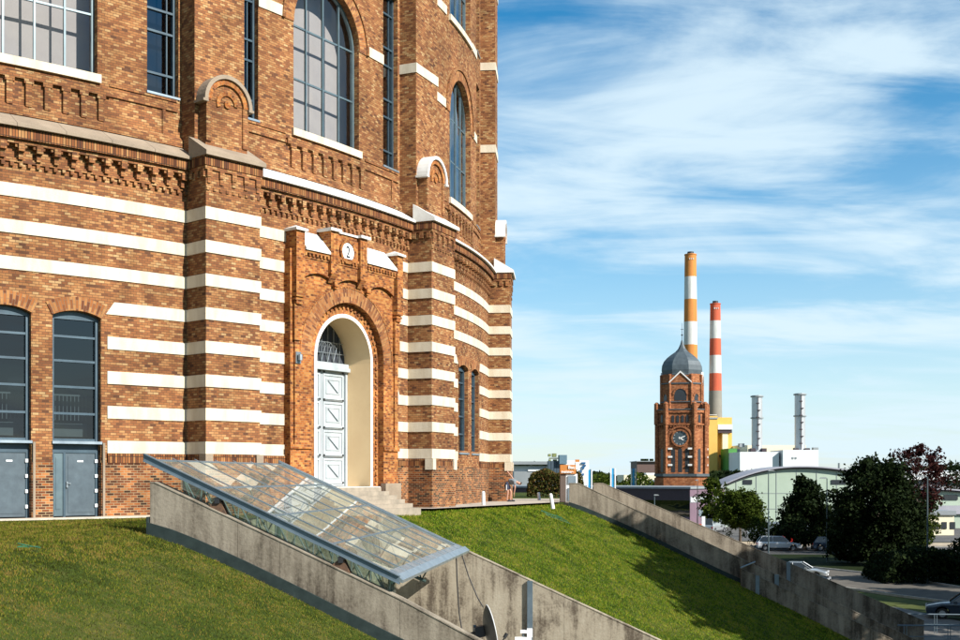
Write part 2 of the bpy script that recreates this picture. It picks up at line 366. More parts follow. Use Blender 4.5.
# streets and far ground
STREETG=pmat('dry_turf',(.09,.10,.03),(.045,.06,.018),scale=.35,rough=.95,c3=(.16,.13,.06),spec=.08)
gd=MB(); gd.face([(-4000,-500,ZS-.06),(4000,-500,ZS-.06),(4000,6000,ZS-.06),(-4000,6000,ZS-.06)])
tag(gd.build('ground',STREETG),kind='structure')
def P(x,y,Y):      # a real point at depth Y seen at photo pixel (x,y)
    return Vector(((x-480)/1200*Y,Y,1.3+(476-y)/1200*Y))
def G(x,y,z=ZS):   # where a photo pixel meets the street level
    Y=(1.3-z)*1200/(y-476); return ((x-480)/1200*Y,Y)
def sheet(name,pts,z,mat,kind='structure'):
    m=MB(); m.face([(p[0],p[1],z) for p in pts]); o=m.build(name,mat); tag(o,kind=kind); return o
sheet('road',[(-60,138),(240,112),(240,126),(-60,153)],ZS+.004,ASPH)
sheet('pavement',[(-60,155),(240,128),(240,134),(-60,163)],ZS+.06,pmat('paving_sand',(.42,.34,.24),(.32,.26,.19),scale=1,rough=.9,spec=.08))
sheet('parking_lot',[(-40,164),(240,136),(260,185),(-40,215)],ZS+.0,pmat('asphalt_worn',(.12,.115,.11),(.08,.08,.078),scale=.4,rough=.9,spec=.08))
lane=[G(770,562),G(808,567.5),G(860,573),G(910,580),G(960,588),G(1100,606),G(1100,628),G(1000,609),G(960,603.5),G(900,596),G(850,589),G(812,583),G(770,576)]
sheet('access_road',lane,ZS+.008,pmat('asphalt_pale',(.125,.112,.095),(.085,.078,.068),scale=.8,rough=.9,c3=(.16,.145,.12),spec=.08))
sheet('footpath',[G(868,604),G(900,608),G(990,628),G(1050,700),G(900,700)],ZS+.012,pmat('paving_pale',(.20,.19,.17),(.14,.13,.12),scale=1.2,rough=.9,spec=.08))
sheet('verge',[G(560,552.5),G(1100,553),G(1100,605),G(960,587),G(860,572.5),G(808,567),G(770,561.5),G(560,556)],ZS+.002,pmat('grass_painted_shade',(.014,.022,.005),(.007,.012,.003),scale=.8,rough=.95,spec=.08))  # near-black: tree shade on the verge painted into its colour
KERB=pmat('kerb_stone',(.36,.34,.31),(.26,.25,.23),scale=2,rough=.9)
def kerb(pts,w=.16,h=.12):
    m=MB()
    for a,b in zip(pts[:-1],pts[1:]):
        d=Vector((b[0]-a[0],b[1]-a[1],0)); n=Vector((-d.y,d.x,0)).normalized()*w
        m.prism_z([(a[0],a[1]),(b[0],b[1]),(b[0]+n.x,b[1]+n.y),(a[0]+n.x,a[1]+n.y)],ZS-.05,ZS+h)
    tag(m.build('kerb',KERB),kind='structure')
kerb(lane[1:6]); kerb([(-60,153.1),(240,126.1)],.2,.13); kerb([G(812,583.6),G(850,589.6),G(900,596.6),G(960,604.1),G(1000,609.6)])
m=MB()
for k in range(40):
    t=k/40; x=-60+300*t; y=145.5-26.5*t; m.face([(x,y,ZS+.009),(x+3,y-.265,ZS+.009),(x+3,y-.115,ZS+.009),(x,y+.15,ZS+.009)])
tag(m.build('lane_marking',pmat('road_paint',(.6,.6,.58),rough=.8)),kind='structure')
# plateau path: sits on the grass in front of the building
RC=Vector((-35.3,63.4,0)); RR=35.9
pts=[sw(s0f(w)-.35,w)[:2] for w in (45.5,47,49,51,53,55,56.5,57.6)]
far=[(4.0,60),(5.0,66.5),(1.0,66.5),(.2,62),(-.6,57.5),(-1.5,54),(-2.8,49.8),(-4.2,46.6)]
m=MB(); m.face([(x,y,.045) for x,y in list(pts)+far]); tag(m.build('plateau_path',PATHM),kind='structure')
m=MB(seg=.8)
def wallmap(v):
    a=v[0]/RR; r=RR-v[1]
    return (RC.x+r*math.cos(a),RC.y+r*math.sin(a),v[2])
def U(deg): return R_(deg)*RR
m.face
for a0 in range(-62,-40,1):
    m.box(U(a0),U(a0+1),-.55,.0,-.1,.07)
tag(m.build('paving_edge',pmat('kerb_concrete',(.5,.44,.36),(.38,.33,.27),scale=2,rough=.9),mapf=wallmap),kind='structure')

# ------------------------------------------------------------------ GASOMETER
gas=thing('gasometer_building','huge round brick gasometer building with white stone bands, buttresses and arched windows','building',(RC.x,RC.y,0))
BUT=[-61.0,-42.2,-23.8,-4.2,14.8]
BAY=[-70.4,-51.4,-33.1,-14.0,5.3]
def wall_strips(mb,x0,x1,z0,z1,y,ops,depth,step=.42,solid_back=False):
    xs={x0,x1}
    n=int(math.ceil((x1-x0)/step))
    for i in range(n+1): xs.add(x0+(x1-x0)*i/n)
    for o in ops:
        k=18 if o['arch'] else 2
        for i in range(k+1):
            t=i/k; xs.add(o['x0']+(o['x1']-o['x0'])*(.5-.5*math.cos(math.pi*t)))
    xs=sorted(v for v in xs if x0-1e-6<=v<=x1+1e-6)
    xs=[v for i,v in enumerate(xs) if i==0 or v-xs[i-1]>1e-5]
    def top(o,x):
        if not o['arch']: return o['zt']
        c=(o['x0']+o['x1'])/2; h=(o['x1']-o['x0'])/2; rise=o['arch']
        rad=(h*h+rise*rise)/(2*rise); d=max(0,rad*rad-(x-c)**2)
        return o['zt']+math.sqrt(d)-(rad-rise)
    for a,b in zip(xs[:-1],xs[1:]):
        mid=(a+b)/2; cur_a=cur_b=z0
        for o in sorted([o for o in ops if o['x0']<mid<o['x1']],key=lambda o:o['zb']):
            zb=o['zb']; ta,tb=top(o,a),top(o,b)
            if zb>=z1 or max(ta,tb)<=z0: continue
            if zb>cur_a+1e-6: mb.face([(a,y,cur_a),(b,y,cur_b),(b,y,zb),(a,y,zb)])
            cur_a,cur_b=min(z1,ta),min(z1,tb)
        if z1>max(cur_a,cur_b)+1e-6: mb.face([(a,y,cur_a),(b,y,cur_b),(b,y,z1),(a,y,z1)])
    for o in ops:
        zl=max(z0,o['zb']); zs=min(z1,top(o,o['x0']+1e-7))
        if zs>zl:
            mb.face([(o['x0'],y,zl),(o['x0'],y+depth,zl),(o['x0'],y+depth,zs),(o['x0'],y,zs)])
            mb.face([(o['x1'],y+depth,zl),(o['x1'],y,zl),(o['x1'],y,zs),(o['x1'],y+depth,zs)])
        if z0<=o['zb']<z1: mb.face([(o['x0'],y,o['zb']),(o['x1'],y,o['zb']),(o['x1'],y+depth,o['zb']),(o['x0'],y+depth,o['zb'])])
        if z0<top(o,(o['x0']+o['x1'])/2)<=z1:
            k=18 if o['arch'] else 2
            xs2=[o['x0']+(o['x1']-o['x0'])*(.5-.5*math.cos(math.pi*i/k)) for i in range(k+1)]
            for a,b in zip(xs2[:-1],xs2[1:]):
                mb.face([(a,y,top(o,a)),(b,y,top(o,b)),(b,y+depth,top(o,b)),(a,y+depth,top(o,a))])
def OP(x0,x1,zb,zt,arch=0): return dict(x0=x0,x1=x1,zb=zb,zt=zt,arch=arch)
UY=.4            # upper wall stands back
SB=1.06; ZB1=9.80; BH=.385
low=[];upp=[]
for bi,b in enumerate(BAY):
    upp.append(OP(U(b)-1.86,U(b)+1.86,13.62,17.4,1.86))
    upp.append(OP(U(b)-1.86,U(b)+1.86,21.7,26.2,1.86))
    for sgn in (-1,1):
        c=U(b+sgn*6.55); upp.append(OP(c-.57,c+.57,13.5,20.4)); upp.append(OP(c-.57,c+.57,22.0,28.0))
    if b!=-33.1:
        zb=0.05 if b<-33 else 2.42
        for sgn in (-1,1):
            c=U(b+sgn*1.68); low.append(OP(c-.74,c+.74,zb,6.08,.17))
portc=U(-32.5)
low.append(OP(portc-1.60,portc+1.60,.9,5.55,1.60))
AL,AR=-82,27
mb=MB(); wall_strips(mb,U(AL),U(AR),1.70,11.5,0,low,.42); mb.build('wall',BR,gas,wallmap)
mb=MB(); wall_strips(mb,U(AL),U(AR),-.4,1.70,-.05,low,.47); mb.build('plinth',BRP,gas,wallmap)
mb=MB(); wall_strips(mb,U(AL),U(AR),11.3,31,UY,upp,.38); mb.build('upper_wall',BR,gas,wallmap)
# far side of the drum
mb=MB(seg=3.0); mb.box(U(AR),U(360+AL),-0.0,1.0,-.4,31); mb.build('rear_wall',BR,gas,wallmap)
mb=MB(seg=2.0); mb.prism_x([(-.1,30.6),(1.5,30.6),(1.5,31.4),(-.5,31.4),(-.5,31.1)],U(AL),U(360+AL)); mb.build('parapet',STONE_L,gas,wallmap)
# inner lining seen through the big windows
mb=MB(seg=1.5); mb.box(U(AL),U(AR),1.40,1.5,11.9,31); mb.build('inner_wall',INNER,gas,wallmap)
mb=MB(seg=1.5); mb.box(U(AL),U(AR),.85,1.40,12.6,12.9); mb.box(U(AL),U(AR),.85,1.40,20.6,20.9); mb.build('floor_slab',INNER,gas,wallmap)
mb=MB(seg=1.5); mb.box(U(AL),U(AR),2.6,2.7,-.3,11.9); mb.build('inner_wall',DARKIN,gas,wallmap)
# dark panels behind the slot windows: unlit room depth painted into their colour
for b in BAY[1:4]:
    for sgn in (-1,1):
        c=U(b+sgn*6.55); mb=MB(); mb.box(c-.85,c+.85,1.15,1.25,13.0,20.5); mb.build('blind',pmat('painted_room_dark',(.05,.06,.08),rough=.8) if 'painted_room_dark' not in MT else MT['painted_room_dark'],gas,wallmap)
# soldier course under lowest band + string under
mb=MB(seg=.8)
def spans(b0,b1,blocks):
    cur=b0; out=[]
    for a,b in sorted(blocks):
        if a>cur: out.append((cur,a))
        cur=max(cur,b)
    if cur<b1: out.append((cur,b1))
    return out
def baylimits(i):
    b=BAY[i]; lo=max([q for q in BUT if q<b],default=AL); hi=min([q for q in BUT if q>b],default=AR)
    return U(lo)+1.0,U(hi)-1.0
def blocks_low(i,top=True):
    b=BAY[i]
    if b==-33.1: return [(portc-3.08,portc+3.08)]
    return [(U(b)-1.99,U(b)+1.99)]
for i in range(5):
    x0,x1=baylimits(i)
    bl=blocks_low(i)
    for a,b in spans(x0,x1,bl): mb=MB(seg=.8); mb.box(a,b,-.07,.02,1.70,1.985); mb.build('soldier_course',BRS,gas,wallmap)
# white bands on the walls
for i in range(5):
    x0,x1=baylimits(i)
    for k in range(8):
        zt=ZB1-SB*k
        bl=blocks_low(i) if (k>=3 or BAY[i]==-33.1) else []
        if BAY[i]==-33.1 and k==0: bl=[]
        mb=MB(seg=.8)
        for a,b in spans(x0,x1,bl):
            mb=MB(seg=.8)
            if k==3 and BAY[i]!=-33.1:
                # slanted end against the relieving arch
                right=a>U(BAY[i])
                q=.22
                if right: mb.prism_y([(a-.05,zt-BH),(a+.6,zt-BH),(a+.6,zt),(a+q,zt)],-.035,.02); mb.box(a+.6,b,-.035,.02,zt-BH,zt)
                else: mb.prism_y([(b-.6,zt-BH),(b+.05,zt-BH),(b-q,zt),(b-.6,zt)],-.035,.02); mb.box(a,b-.6,-.035,.02,zt-BH,zt)
            else: mb.box(a,b,-.035,.02,zt-BH,zt)
            mb.build('stone_band',STONE_W,gas,wallmap)
# upper bands between arch window and slot window
for i in range(5):
    x0,x1=baylimits(i); b=U(BAY[i]); s6=U(6.55)
    for zt in (17.8,21.9):
        for a_,b_ in ((b-s6+.57,b-2.33),(b+2.33,b+s6-.57)):
            mb=MB(seg=.8); mb.box(a_,b_,UY-.04,UY+.02,zt-.38,zt); mb.build('stone_band',STONE_W,gas,wallmap)
# cornice: slab, soldier frieze, corbels, dentils (per bay)
for i in range(5):
    x0,x1=baylimits(i)
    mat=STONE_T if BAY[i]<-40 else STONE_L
    mb=MB(seg=.8); n=int((x1-x0)/1.5)+1
    for k in range(n):
        a=x0+(x1-x0)*k/n; b=x0+(x1-x0)*(k+1)/n
        mb.prism_x([(UY+.02,11.95),(-.42,11.46),(-.42,11.37),(UY+.02,11.37)],a+.006,b-.006)
    mb.build('cornice',mat,gas,wallmap)
    mb=MB(seg=.8); mb.box(x0,x1,-.30,.0,11.05,11.37); mb.build('soldier_frieze',BRS,gas,wallmap)
    mb=MB(seg=.8); mb.box(x0,x1,-.20,.0,10.93,11.05)
    n=int((x1-x0)/.5)
    for k in range(n):
        c=x0+(x1-x0)*(k+.5)/n
        mb.box(c-.09,c+.09,-.24,.0,10.72,10.95); mb.box(c-.065,c+.065,-.13,.0,10.5,10.72)
        mb.box(c-.17,c-.09,-.16,.0,10.84,10.93); mb.box(c+.09,c+.17,-.16,.0,10.84,10.93)
    n=int((x1-x0)/.25)
    for k in range(n):
        c=x0+(x1-x0)*(k+.5)/n; mb.box(c-.05,c+.05,-.09,.0,10.30,10.42)
    mb.box(x0,x1,-.055,.0,10.42,10.5)
    mb.build('corbel_frieze',BR,gas,wallmap)
    # ledge and panel under the arched window
    mb=MB(seg=.8); c=U(BAY[i])
    mb.prism_x([(UY,12.25),(UY-.13,12.12),(UY-.13,11.9),(UY,11.9)],x0+.0,x1-.0)
    mb.box(c-2.25,c+2.25,UY-.12,UY,13.0,13.2)
    for k in range(8):
        q=c-1.95+3.9*k/7; mb.box(q-.09,q+.09,UY-.10,UY,12.2,13.0); mb.box(q-.14,q+.14,UY-.115,UY,12.88,13.0)
    for sgn in (-1,1):
        e=c+sgn*2.25; f2=(x1-.15) if sgn>0 else (x0+.15)
        a,b=min(e,f2),max(e,f2)
        mb.box(a,b,UY-.06,UY,13.02,13.12); mb.box(a,b,UY-.04,UY,13.34,13.42)
        q=f2-sgn*.55; mb.box(min(q,q+.1*sgn),max(q,q+.1*sgn),UY-.05,UY,12.2,13.02)
    mb.build('panel_frieze',BR,gas,wallmap)
# arched window surrounds and windows
def arched_window(c,zb,zs,rows,mat=FRAMEL):
    mb=MB(seg=.9); mb.box(c-1.95,c+1.95,UY-.10,UY+.05,zb-.26,zb-.0); s_=None
    mr=MB(); mr.ring(c,zs,1.87,2.32,0,180,UY-.035,UY+.01,24); 
    mr.build('window_arch',BRV,gas,wallmap)
    mh=MB(); mh.ring(c,zs,2.32,2.45,0,180,UY-.09,UY+.01,24); mh.build('window_hood',BR,gas,wallmap)
    y=UY+.30
    fr=MB(); w=1.86
    for x in (-w,w-.09): fr.box(c+x,c+x+.09,y-.07,y+.05,zb,zs)
    fr.box(c-w,c+w,y-.07,y+.05,zb,zb+.1)
    fr.ring(c,zs,w-.09,w,0,180,y-.07,y+.05,22)
    for k in (1,2,3):
        x=-w+2*w*k/4; h=math.sqrt(w*w-x*x); fr.box(c+x-.03,c+x+.03,y-.05,y+.03,zb,zs+h-.03)
    for z in rows:
        h=w if z<=zs else math.sqrt(max(0,w*w-(z-zs)**2)); fr.box(c-h,c+h,y-.055,y+.035,z-.03,z+.03)
    o=fr.build('window',mat,gas,wallmap)
    gl=MB(); xs=[-w+2*w*i/14 for i in range(15)]
    for a,b in zip(xs[:-1],xs[1:]):
        gl.face([(c+a,y,zb),(c+b,y,zb),(c+b,y,zs+math.sqrt(max(0,w*w-b*b))),(c+a,y,zs+math.sqrt(max(0,w*w-a*a)))])
    gl.build('pane',GLASS,o,wallmap)
    mb.build('sill',STONE_W,o,wallmap)
    return o
def slot_window(c,zb,zt):
    y=UY+.28; w=.57; fr=MB()
    fr.box(c-w,c-w+.08,y-.08,y+.05,zb,zt); fr.box(c+w-.08,c+w,y-.08,y+.05,zb,zt)
    fr.box(c+.26,c+.30,y-.04,y+.03,zb,zt)
    z=zb; k=0
    while z<=zt+.01:
        fr.box(c-w,c+w,y-.07,y+.045,z-.035,z+.035); z+= (.7 if k%2==0 else 1.35); k+=1
    o=fr.build('window',FRAME,gas,wallmap)
    gl=MB(); gl.face([(c-w,y,zb),(c+w,y,zb),(c+w,y,zt),(c-w,y,zt)]); gl.build('pane',GLASSD,o,wallmap)
    s_=MB(); s_.box(c-w-.03,c+w+.03,UY-.06,UY+.1,zb-.07,zb); s_.build('sill',ZINC,o,wallmap)
    return o
for i,b in enumerate(BAY):
    c=U(b)
    arched_window(c,13.62,17.4,(15.52,17.42))
    arched_window(c,21.7,26.2,(23.6,25.2))
    for sgn in (-1,1):
        slot_window(c+sgn*U(6.55),13.5,20.4); slot_window(c+sgn*U(6.55),22.0,28.0)
# lower windows with doors
def low_window(c,door,zb):
    w=.74; y=.26; fr=MB()
    zw=2.35
    for x in (-w,w-.1): fr.box(c+x,c+x+.1,y-.09,y+.06,zw,6.08)
    for z in (zw,3.14,3.94,4.72,5.45): fr.box(c-w,c+w,y-.07,y+.05,z,z+.07)
    pts=[(-w,6.0),(w,6.0)]
    for k in range(9):
        x=w-2*w*k/8; pts.append((x,6.08+.17*(1-(x/w)**2)))
    fr.prism_y([(c+a,b) for a,b in pts],y-.09,y+.06)
    o=fr.build('window',FRAME,gas,wallmap)
    gl=MB(); gl.face([(c-w,y,zw),(c+w,y,zw),(c+w,y,6.1),(c-w,y,6.1)]); gl.build('pane',GLASSL,o,wallmap)
    s_=MB(); s_.box(c-w-.02,c+w+.02,-.06,y,zw-.09,zw-.01); s_.build('sill',ZINC,o,wallmap)
    # railing and planter inside
    r=MB()
    for k in range(12): x=-.68+k*.124; r.box(c+x-.012,c+x+.012,.95,.97,3.0,3.75)
    r.box(c-.7,c+.7,.94,.98,3.75,3.8); r.build('inner_railing',WHITE,o,wallmap)
    r=MB(); r.box(c-.7,c+.65,.8,.95,2.5,2.9); r.build('window_box',WHITE,o,wallmap)
    v=MB(); v.ring(c,6.25-1.70,1.71,2.12,63.5,116.5,-.03,.03,12); v.build('window_arch',BRV,gas,wallmap)
    if door:
        d=MB(); y0=.20
        d.box(c-w,c+w,y0,y0+.06,2.02,2.28); d.box(c-w,c-w+.1,y0-.03,y0+.08,.06,2.05); d.box(c+w-.1,c+w,y0-.03,y0+.08,.06,2.05); d.box(c-w,c+w,y0-.03,y0+.08,1.99,2.07)
        d.box(c-.36,c-.29,y0-.03,y0+.08,.06,2.0)
        dd=d.build('door',FRAME,gas,wallmap)
        l_=MB(); l_.box(c-.29,c+.64,y0,y0+.05,.1,1.99); l_.box(c-.21,c+.56,y0-.012,y0,.2,1.9); lo=l_.build('door_leaf',DOORB,dd,wallmap)
        l_=MB(); l_.box(c-w+.1,c-.36,y0,y0+.05,.1,1.99); l_.box(c-w+.16,c-.42,y0-.015,y0,.3,1.85); l_.build('side_panel',FRAMEL,dd,wallmap)
        h=MB(); h.box(c-.27,c-.22,y0-.05,y0,.95,1.13); h.box(c-.27,c-.14,y0-.07,y0-.045,1.06,1.085); h.build('handle',ALU,dd,wallmap)
        for z in (.35,.8,1.25,1.7):
            h=MB(); h.box(c+.62,c+.70,y0-.055,y0-.01,z,z+.1); h.build('hinge',WHITE,dd,wallmap)
        h=MB(); h.box(c+.08,c+.26,y0-.02,y0-.012,1.72,1.77); h.build('name_plate',WHITE,dd,wallmap)
        h=MB(); h.box(c+w+.03,c+w+.1,-.09,-.02,.0,2.3); h.build('downpipe',STONE_T,gas,wallmap)
for i,b in enumerate(BAY):
    if b==-33.1: continue
    for sgn in (-1,1): low_window(U(b+sgn*1.68),b<-33,2.42)

# buttresses
def buttress(a,tan):
    A=R_(a)
    n=Vector((math.cos(A),math.sin(A),0)); t=Vector((-n.y,n.x,0)); O=Vector((RC.x,RC.y,0))+n*RR
    def mp(v): p=O+t*v[0]-n*v[1]; return (p.x,p.y,v[2])
    w=1.05; p=1.05
    m=MB(); m.box(-w,w,-p,.6,1.70,11.4); o=m.build('buttress',BR,gas,mp)
    m=MB(); m.box(-w-.05,w+.05,-p-.05,.5,-.4,1.70); m.build('plinth',BRP,o,mp)
    m=MB(); m.box(-w-.03,w+.03,-p-.03,.3,1.70,1.985); m.build('soldier_course',BRS,o,mp)
    for k in range(8):
        m=MB(); zt=ZB1-SB*k; m.box(-w-.035,w+.035,-p-.035,.3,zt-BH,zt); m.build('stone_band',STONE_W,o,mp)
    # quoin stones
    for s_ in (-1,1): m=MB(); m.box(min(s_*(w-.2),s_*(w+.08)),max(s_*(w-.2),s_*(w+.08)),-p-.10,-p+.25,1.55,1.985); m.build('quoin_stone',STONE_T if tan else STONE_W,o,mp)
    # frieze below the cap
    m=MB(); m.box(-w-.08,w+.08,-p-.08,.2,11.1,11.4); m.build('soldier_frieze',BRS,o,mp)
    m=MB(); m.box(-w-.05,w+.05,-p-.05,.2,10.98,11.1)
    for k in range(5):
        c=-w+.1+(2*w-.2)*k/4; m.box(c-.09,c+.09,-p-.07,.0,10.75,10.98); m.box(c-.06,c+.06,-p-.04,0,10.55,10.75)
    for k in range(4):
        c=-p+.12+(p-.1)*k/3
        for s_ in (-1,1): m.box(min(s_*w,s_*(w+.07)),max(s_*w,s_*(w+.07)),c-.08,c+.08,10.75,10.98)
    for k in range(9):
        c=-w+.06+(2*w-.12)*k/8; m.box(c-.05,c+.05,-p-.035,0,10.32,10.42)
    m.build('corbel_frieze',BR,o,mp)
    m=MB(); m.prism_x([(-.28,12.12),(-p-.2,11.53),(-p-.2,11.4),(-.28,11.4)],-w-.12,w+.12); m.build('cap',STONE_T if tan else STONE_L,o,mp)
    # taper of the side faces from the lower to the upper pier
    m=MB(); uw=.97; up=.32
    m.box(-uw,uw,-up,1.2,11.4,31); m.build('upper_pier',BR,o,mp)
    for z in (17.8,21.9,25.9):
        m=MB(); m.box(-uw-.035,uw+.035,-up-.035,.6,z-.38,z); m.build('stone_band',STONE_W,o,mp)
    # round gable
    gw=.93; yf=-up-.42
    m=MB(); m.box(-gw+.12,gw-.12,yf+.05,-up+.02,11.8,13.35)
    pts=[(gw-.12,13.3)]+[((gw-.12)*math.cos(R_(q)),13.3+(gw-.12)*math.sin(R_(q))) for q in range(15,180,15)]+[(-gw+.12,13.3)]
    m.prism_y(pts,yf+.05,-up+.02)
    m.box(-gw+.12,-gw+.32,yf+.0,yf+.05,12.0,13.3); m.box(gw-.32,gw-.12,yf+.0,yf+.05,12.0,13.3)
    go=m.build('gable',BR,o,mp)
    m=MB()
    m.ring(0,13.3,.62,.80,0,180,yf-.02,yf+.05,16); m.build('round_moulding',BRO,o,mp)
    m=MB(); m.ring(0,13.3,.0,.12,0,360,yf-.01,yf+.05,10); m.build('rosette',BRO,o,mp)
    m=MB(); m.ring(0,13.3,.28,.42,0,200,yf-.0,yf+.05,14)
    m.build('round_moulding',BRO,o,mp)
    m=MB(); m.ring(0,13.3,.80,gw,0,180,yf-.09,-up+.02,18)
    m.box(-gw-.06,-gw+.14,yf-.09,-up+.02,13.22,13.3); m.box(gw-.14,gw+.06,yf-.09,-up+.02,13.22,13.3)
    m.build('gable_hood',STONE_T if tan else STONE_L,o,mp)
for a in BUT: buttress(a,a<-40)

# portal
pm=MB(seg=.8)
def pc(x): return portc+x
FY=-.32    # front plane of the portal
PO=[OP(pc(-2.08),pc(2.08),-.4,5.55,2.08)]
mb=MB(); wall_strips(mb,pc(-3.1),pc(3.1),-.4,9.17,FY,PO,.30,step=.5)
for sx in (-3.1,3.1): mb.face([(pc(sx),FY,-.4),(pc(sx),.1,-.4),(pc(sx),.1,9.17),(pc(sx),FY,9.17)])
portal=mb.build('portal',BRO,gas,wallmap)
def pb(name,mat,fn,par=None):
    m=MB(seg=.8); fn(m); return m.build(name,mat,par or portal,wallmap)
pb('portal_arch',BRV,lambda m:m.ring(pc(0),5.55,2.085,2.6,0,180,FY-.015,FY+.01,30))
pb('arch_string',BRO,lambda m:m.ring(pc(0),5.55,2.605,2.66,0,180,FY-.03,FY+.01,30))
def order(m):
    m.ring(pc(0),5.55,1.69,2.12,0,180,-.06,.0,26)
    m.box(pc(-2.12),pc(-1.69),-.06,.0,.5,5.55); m.box(pc(1.69),pc(2.12),-.06,.0,.5,5.55)
    for k in range(26):
        q=3+174*k/25; m.ring(pc(0),5.55,1.88,2.0,q-1.6,q+1.6,-.12,-.06,1)
    for k in range(19):
        z=1.1+k*.235
        for s_ in (-1,1): m.box(pc(s_*1.94-.06),pc(s_*1.94+.06),-.12,-.06,z,z+.12)
pb('inner_arch',BRO,order)
NW=1.56
def wf(m):
    m.ring(pc(0),5.55,NW,1.69,0,180,-.10,.05,30); m.box(pc(-1.69),pc(-NW),-.10,.05,.9,5.55); m.box(pc(NW),pc(1.69),-.10,.05,.9,5.55)
pb('white_frame',WHITE,wf)
def niche(m):
    m.ring(pc(0),5.55,NW-.008,NW-.001,0,180,-.095,1.2,30)
    m.box(pc(-NW+.001),pc(-NW+.008),-.095,1.2,.9,5.55); m.box(pc(NW-.008),pc(NW-.001),-.095,1.2,.9,5.55)
pb('niche_lining',PLASTER,niche)
pb('threshold',STONE_L,lambda m:m.box(pc(-1.69),pc(1.69),-.45,1.2,.55,.9))
dy=1.06
H2=.5*2.9
def dframe(m):
    m.box(pc(-1.54),pc(-1.42),dy-.08,dy+.1,.9,5.3); m.box(pc(1.42),pc(1.54),dy-.08,dy+.1,.9,5.3)
    m.box(pc(-1.54),pc(1.54),dy-.22,dy+.1,5.25,5.39); m.box(pc(-1.54),pc(1.54),dy-.14,dy+.1,5.39,5.55)
door=pb('door',DOORW,dframe)
for s_ in (-1,1):
    x0,x1=(-1.42,-.01) if s_<0 else (.01,1.42)
    def leaf(m):
        m.box(pc(x0),pc(x1),dy,dy+.06,.92,5.25)
        for k in range(4):
            za=1.0+k*1.06; zb=za+.96
            m.box(pc(x0+.08),pc(x1-.08),dy-.03,dy,za,za+.08); m.box(pc(x0+.08),pc(x1-.08),dy-.03,dy,zb-.08,zb)
            m.box(pc(x0+.08),pc(x0+.16),dy-.03,dy,za+.08,zb-.08); m.box(pc(x1-.16),pc(x1-.08),dy-.03,dy,za+.08,zb-.08)
            m.box(pc(x0+.28),pc(x1-.28),dy-.02,dy,za+.2,za+.24); m.box(pc(x0+.28),pc(x1-.28),dy-.02,dy,zb-.24,zb-.2)
            m.box(pc(x0+.28),pc(x0+.32),dy-.02,dy,za+.2,zb-.2); m.box(pc(x1-.32),pc(x1-.28),dy-.02,dy,za+.2,zb-.2)
    lf=pb('door_leaf',DOORW,leaf,door)
    for k in range(4):
        za=1.0+k*1.06
        pb('diagonal_brace',STEELB,lambda m:m.prism_y([(pc(x0+.38),za+.69),(pc(x1-.42),za+.24),(pc(x1-.40),za+.26),(pc(x0+.395),za+.705)],dy-.035,dy-.02),lf)
    def studs(m):
        for k in range(5):
            z=1.04+k*1.04
            for x in (x0+.12,x1-.12): m.box(pc(x-.035),pc(x+.035),dy-.06,dy-.03,z-.035,z+.035)
    pb('hinge_stud',BLACK,studs,lf)
    pb('strap_hinge',ALU,lambda m:[m.box(pc(x0+.1),pc(x1-.1),dy-.045,dy-.03,z-.02,z+.02) for z in (2.02,3.08,4.14)],lf)
def fan(m):
    for x in (-1.1,-.73,-.37,0,.37,.73,1.1): m.box(pc(x-.015),pc(x+.015),dy-.03,dy+.0,5.55,5.55+math.sqrt(max(0,1.5**2-x*x))*.97)
    for z in (5.9,6.3): 
        h=math.sqrt(1.5**2-(z-5.55)**2); m.box(pc(-h),pc(h),dy-.035,dy-.005,z,z+.025)
    for x in (-.9,-.55,-.18,.18,.55,.9):
        m.cyl((pc(x-.17),dy-.02,5.6),(pc(x),dy-.02,6.1),.012,n=5); m.cyl((pc(x+.17),dy-.02,5.6),(pc(x),dy-.02,6.1),.012,n=5)
        m.ring(pc(x),6.2,.07,.095,0,360,dy-.03,dy-.01,10)
pb('fanlight_grille',ALU,fan)
pb('fanlight_pane',DARKIN,lambda m:m.ring(pc(0),5.55,0,1.55,0,180,dy+.06,dy+.07,20))
pb('fanlight_backing',DARKIN,lambda m:m.box(pc(-1.6),pc(1.6),dy+.4,dy+.45,5.4,7.2))
def blind(m):
    segs=[(-2.6,-1.0),(-.9,.85),(.95,2.6)]
    y0=FY-.13
    for a,b in segs:
        n=10
        for k in range(n):
            xa=a+(b-a)*k/n; xb=a+(b-a)*(k+1)/n
            f=lambda x:8.2+.24*(1-((x-(a+b)/2)/((b-a)/2))**2)
            m.prism_y([(pc(xa),f(xa)),(pc(xb),f(xb)),(pc(xb),8.9),(pc(xa),8.9)],y0,FY)
    for x in (-.95,.9): m.box(pc(x-.06),pc(x+.06),y0,FY,8.02,8.9); m.box(pc(x-.12),pc(x+.12),y0-.05,FY,8.1,8.26)
    m.box(pc(-2.65),pc(2.65),y0-.03,FY,8.9,8.98)
    for k in range(28):
        x=-2.55+5.1*k/27; m.box(pc(x-.05),pc(x+.05),y0-.09,FY,8.98,9.08)
    m.box(pc(-2.65),pc(2.65),y0-.09,-.0,9.08,9.17)
pb('blind_arcade',BRO,blind)
for a,b in ((-2.6,-1.38),(.68,2.62)):
    pb('sloping_cap',STONE_L,lambda m:m.prism_x([(.02,9.95),(-.60,9.25),(-.60,9.17),(.02,9.17)],pc(a),pc(b)))
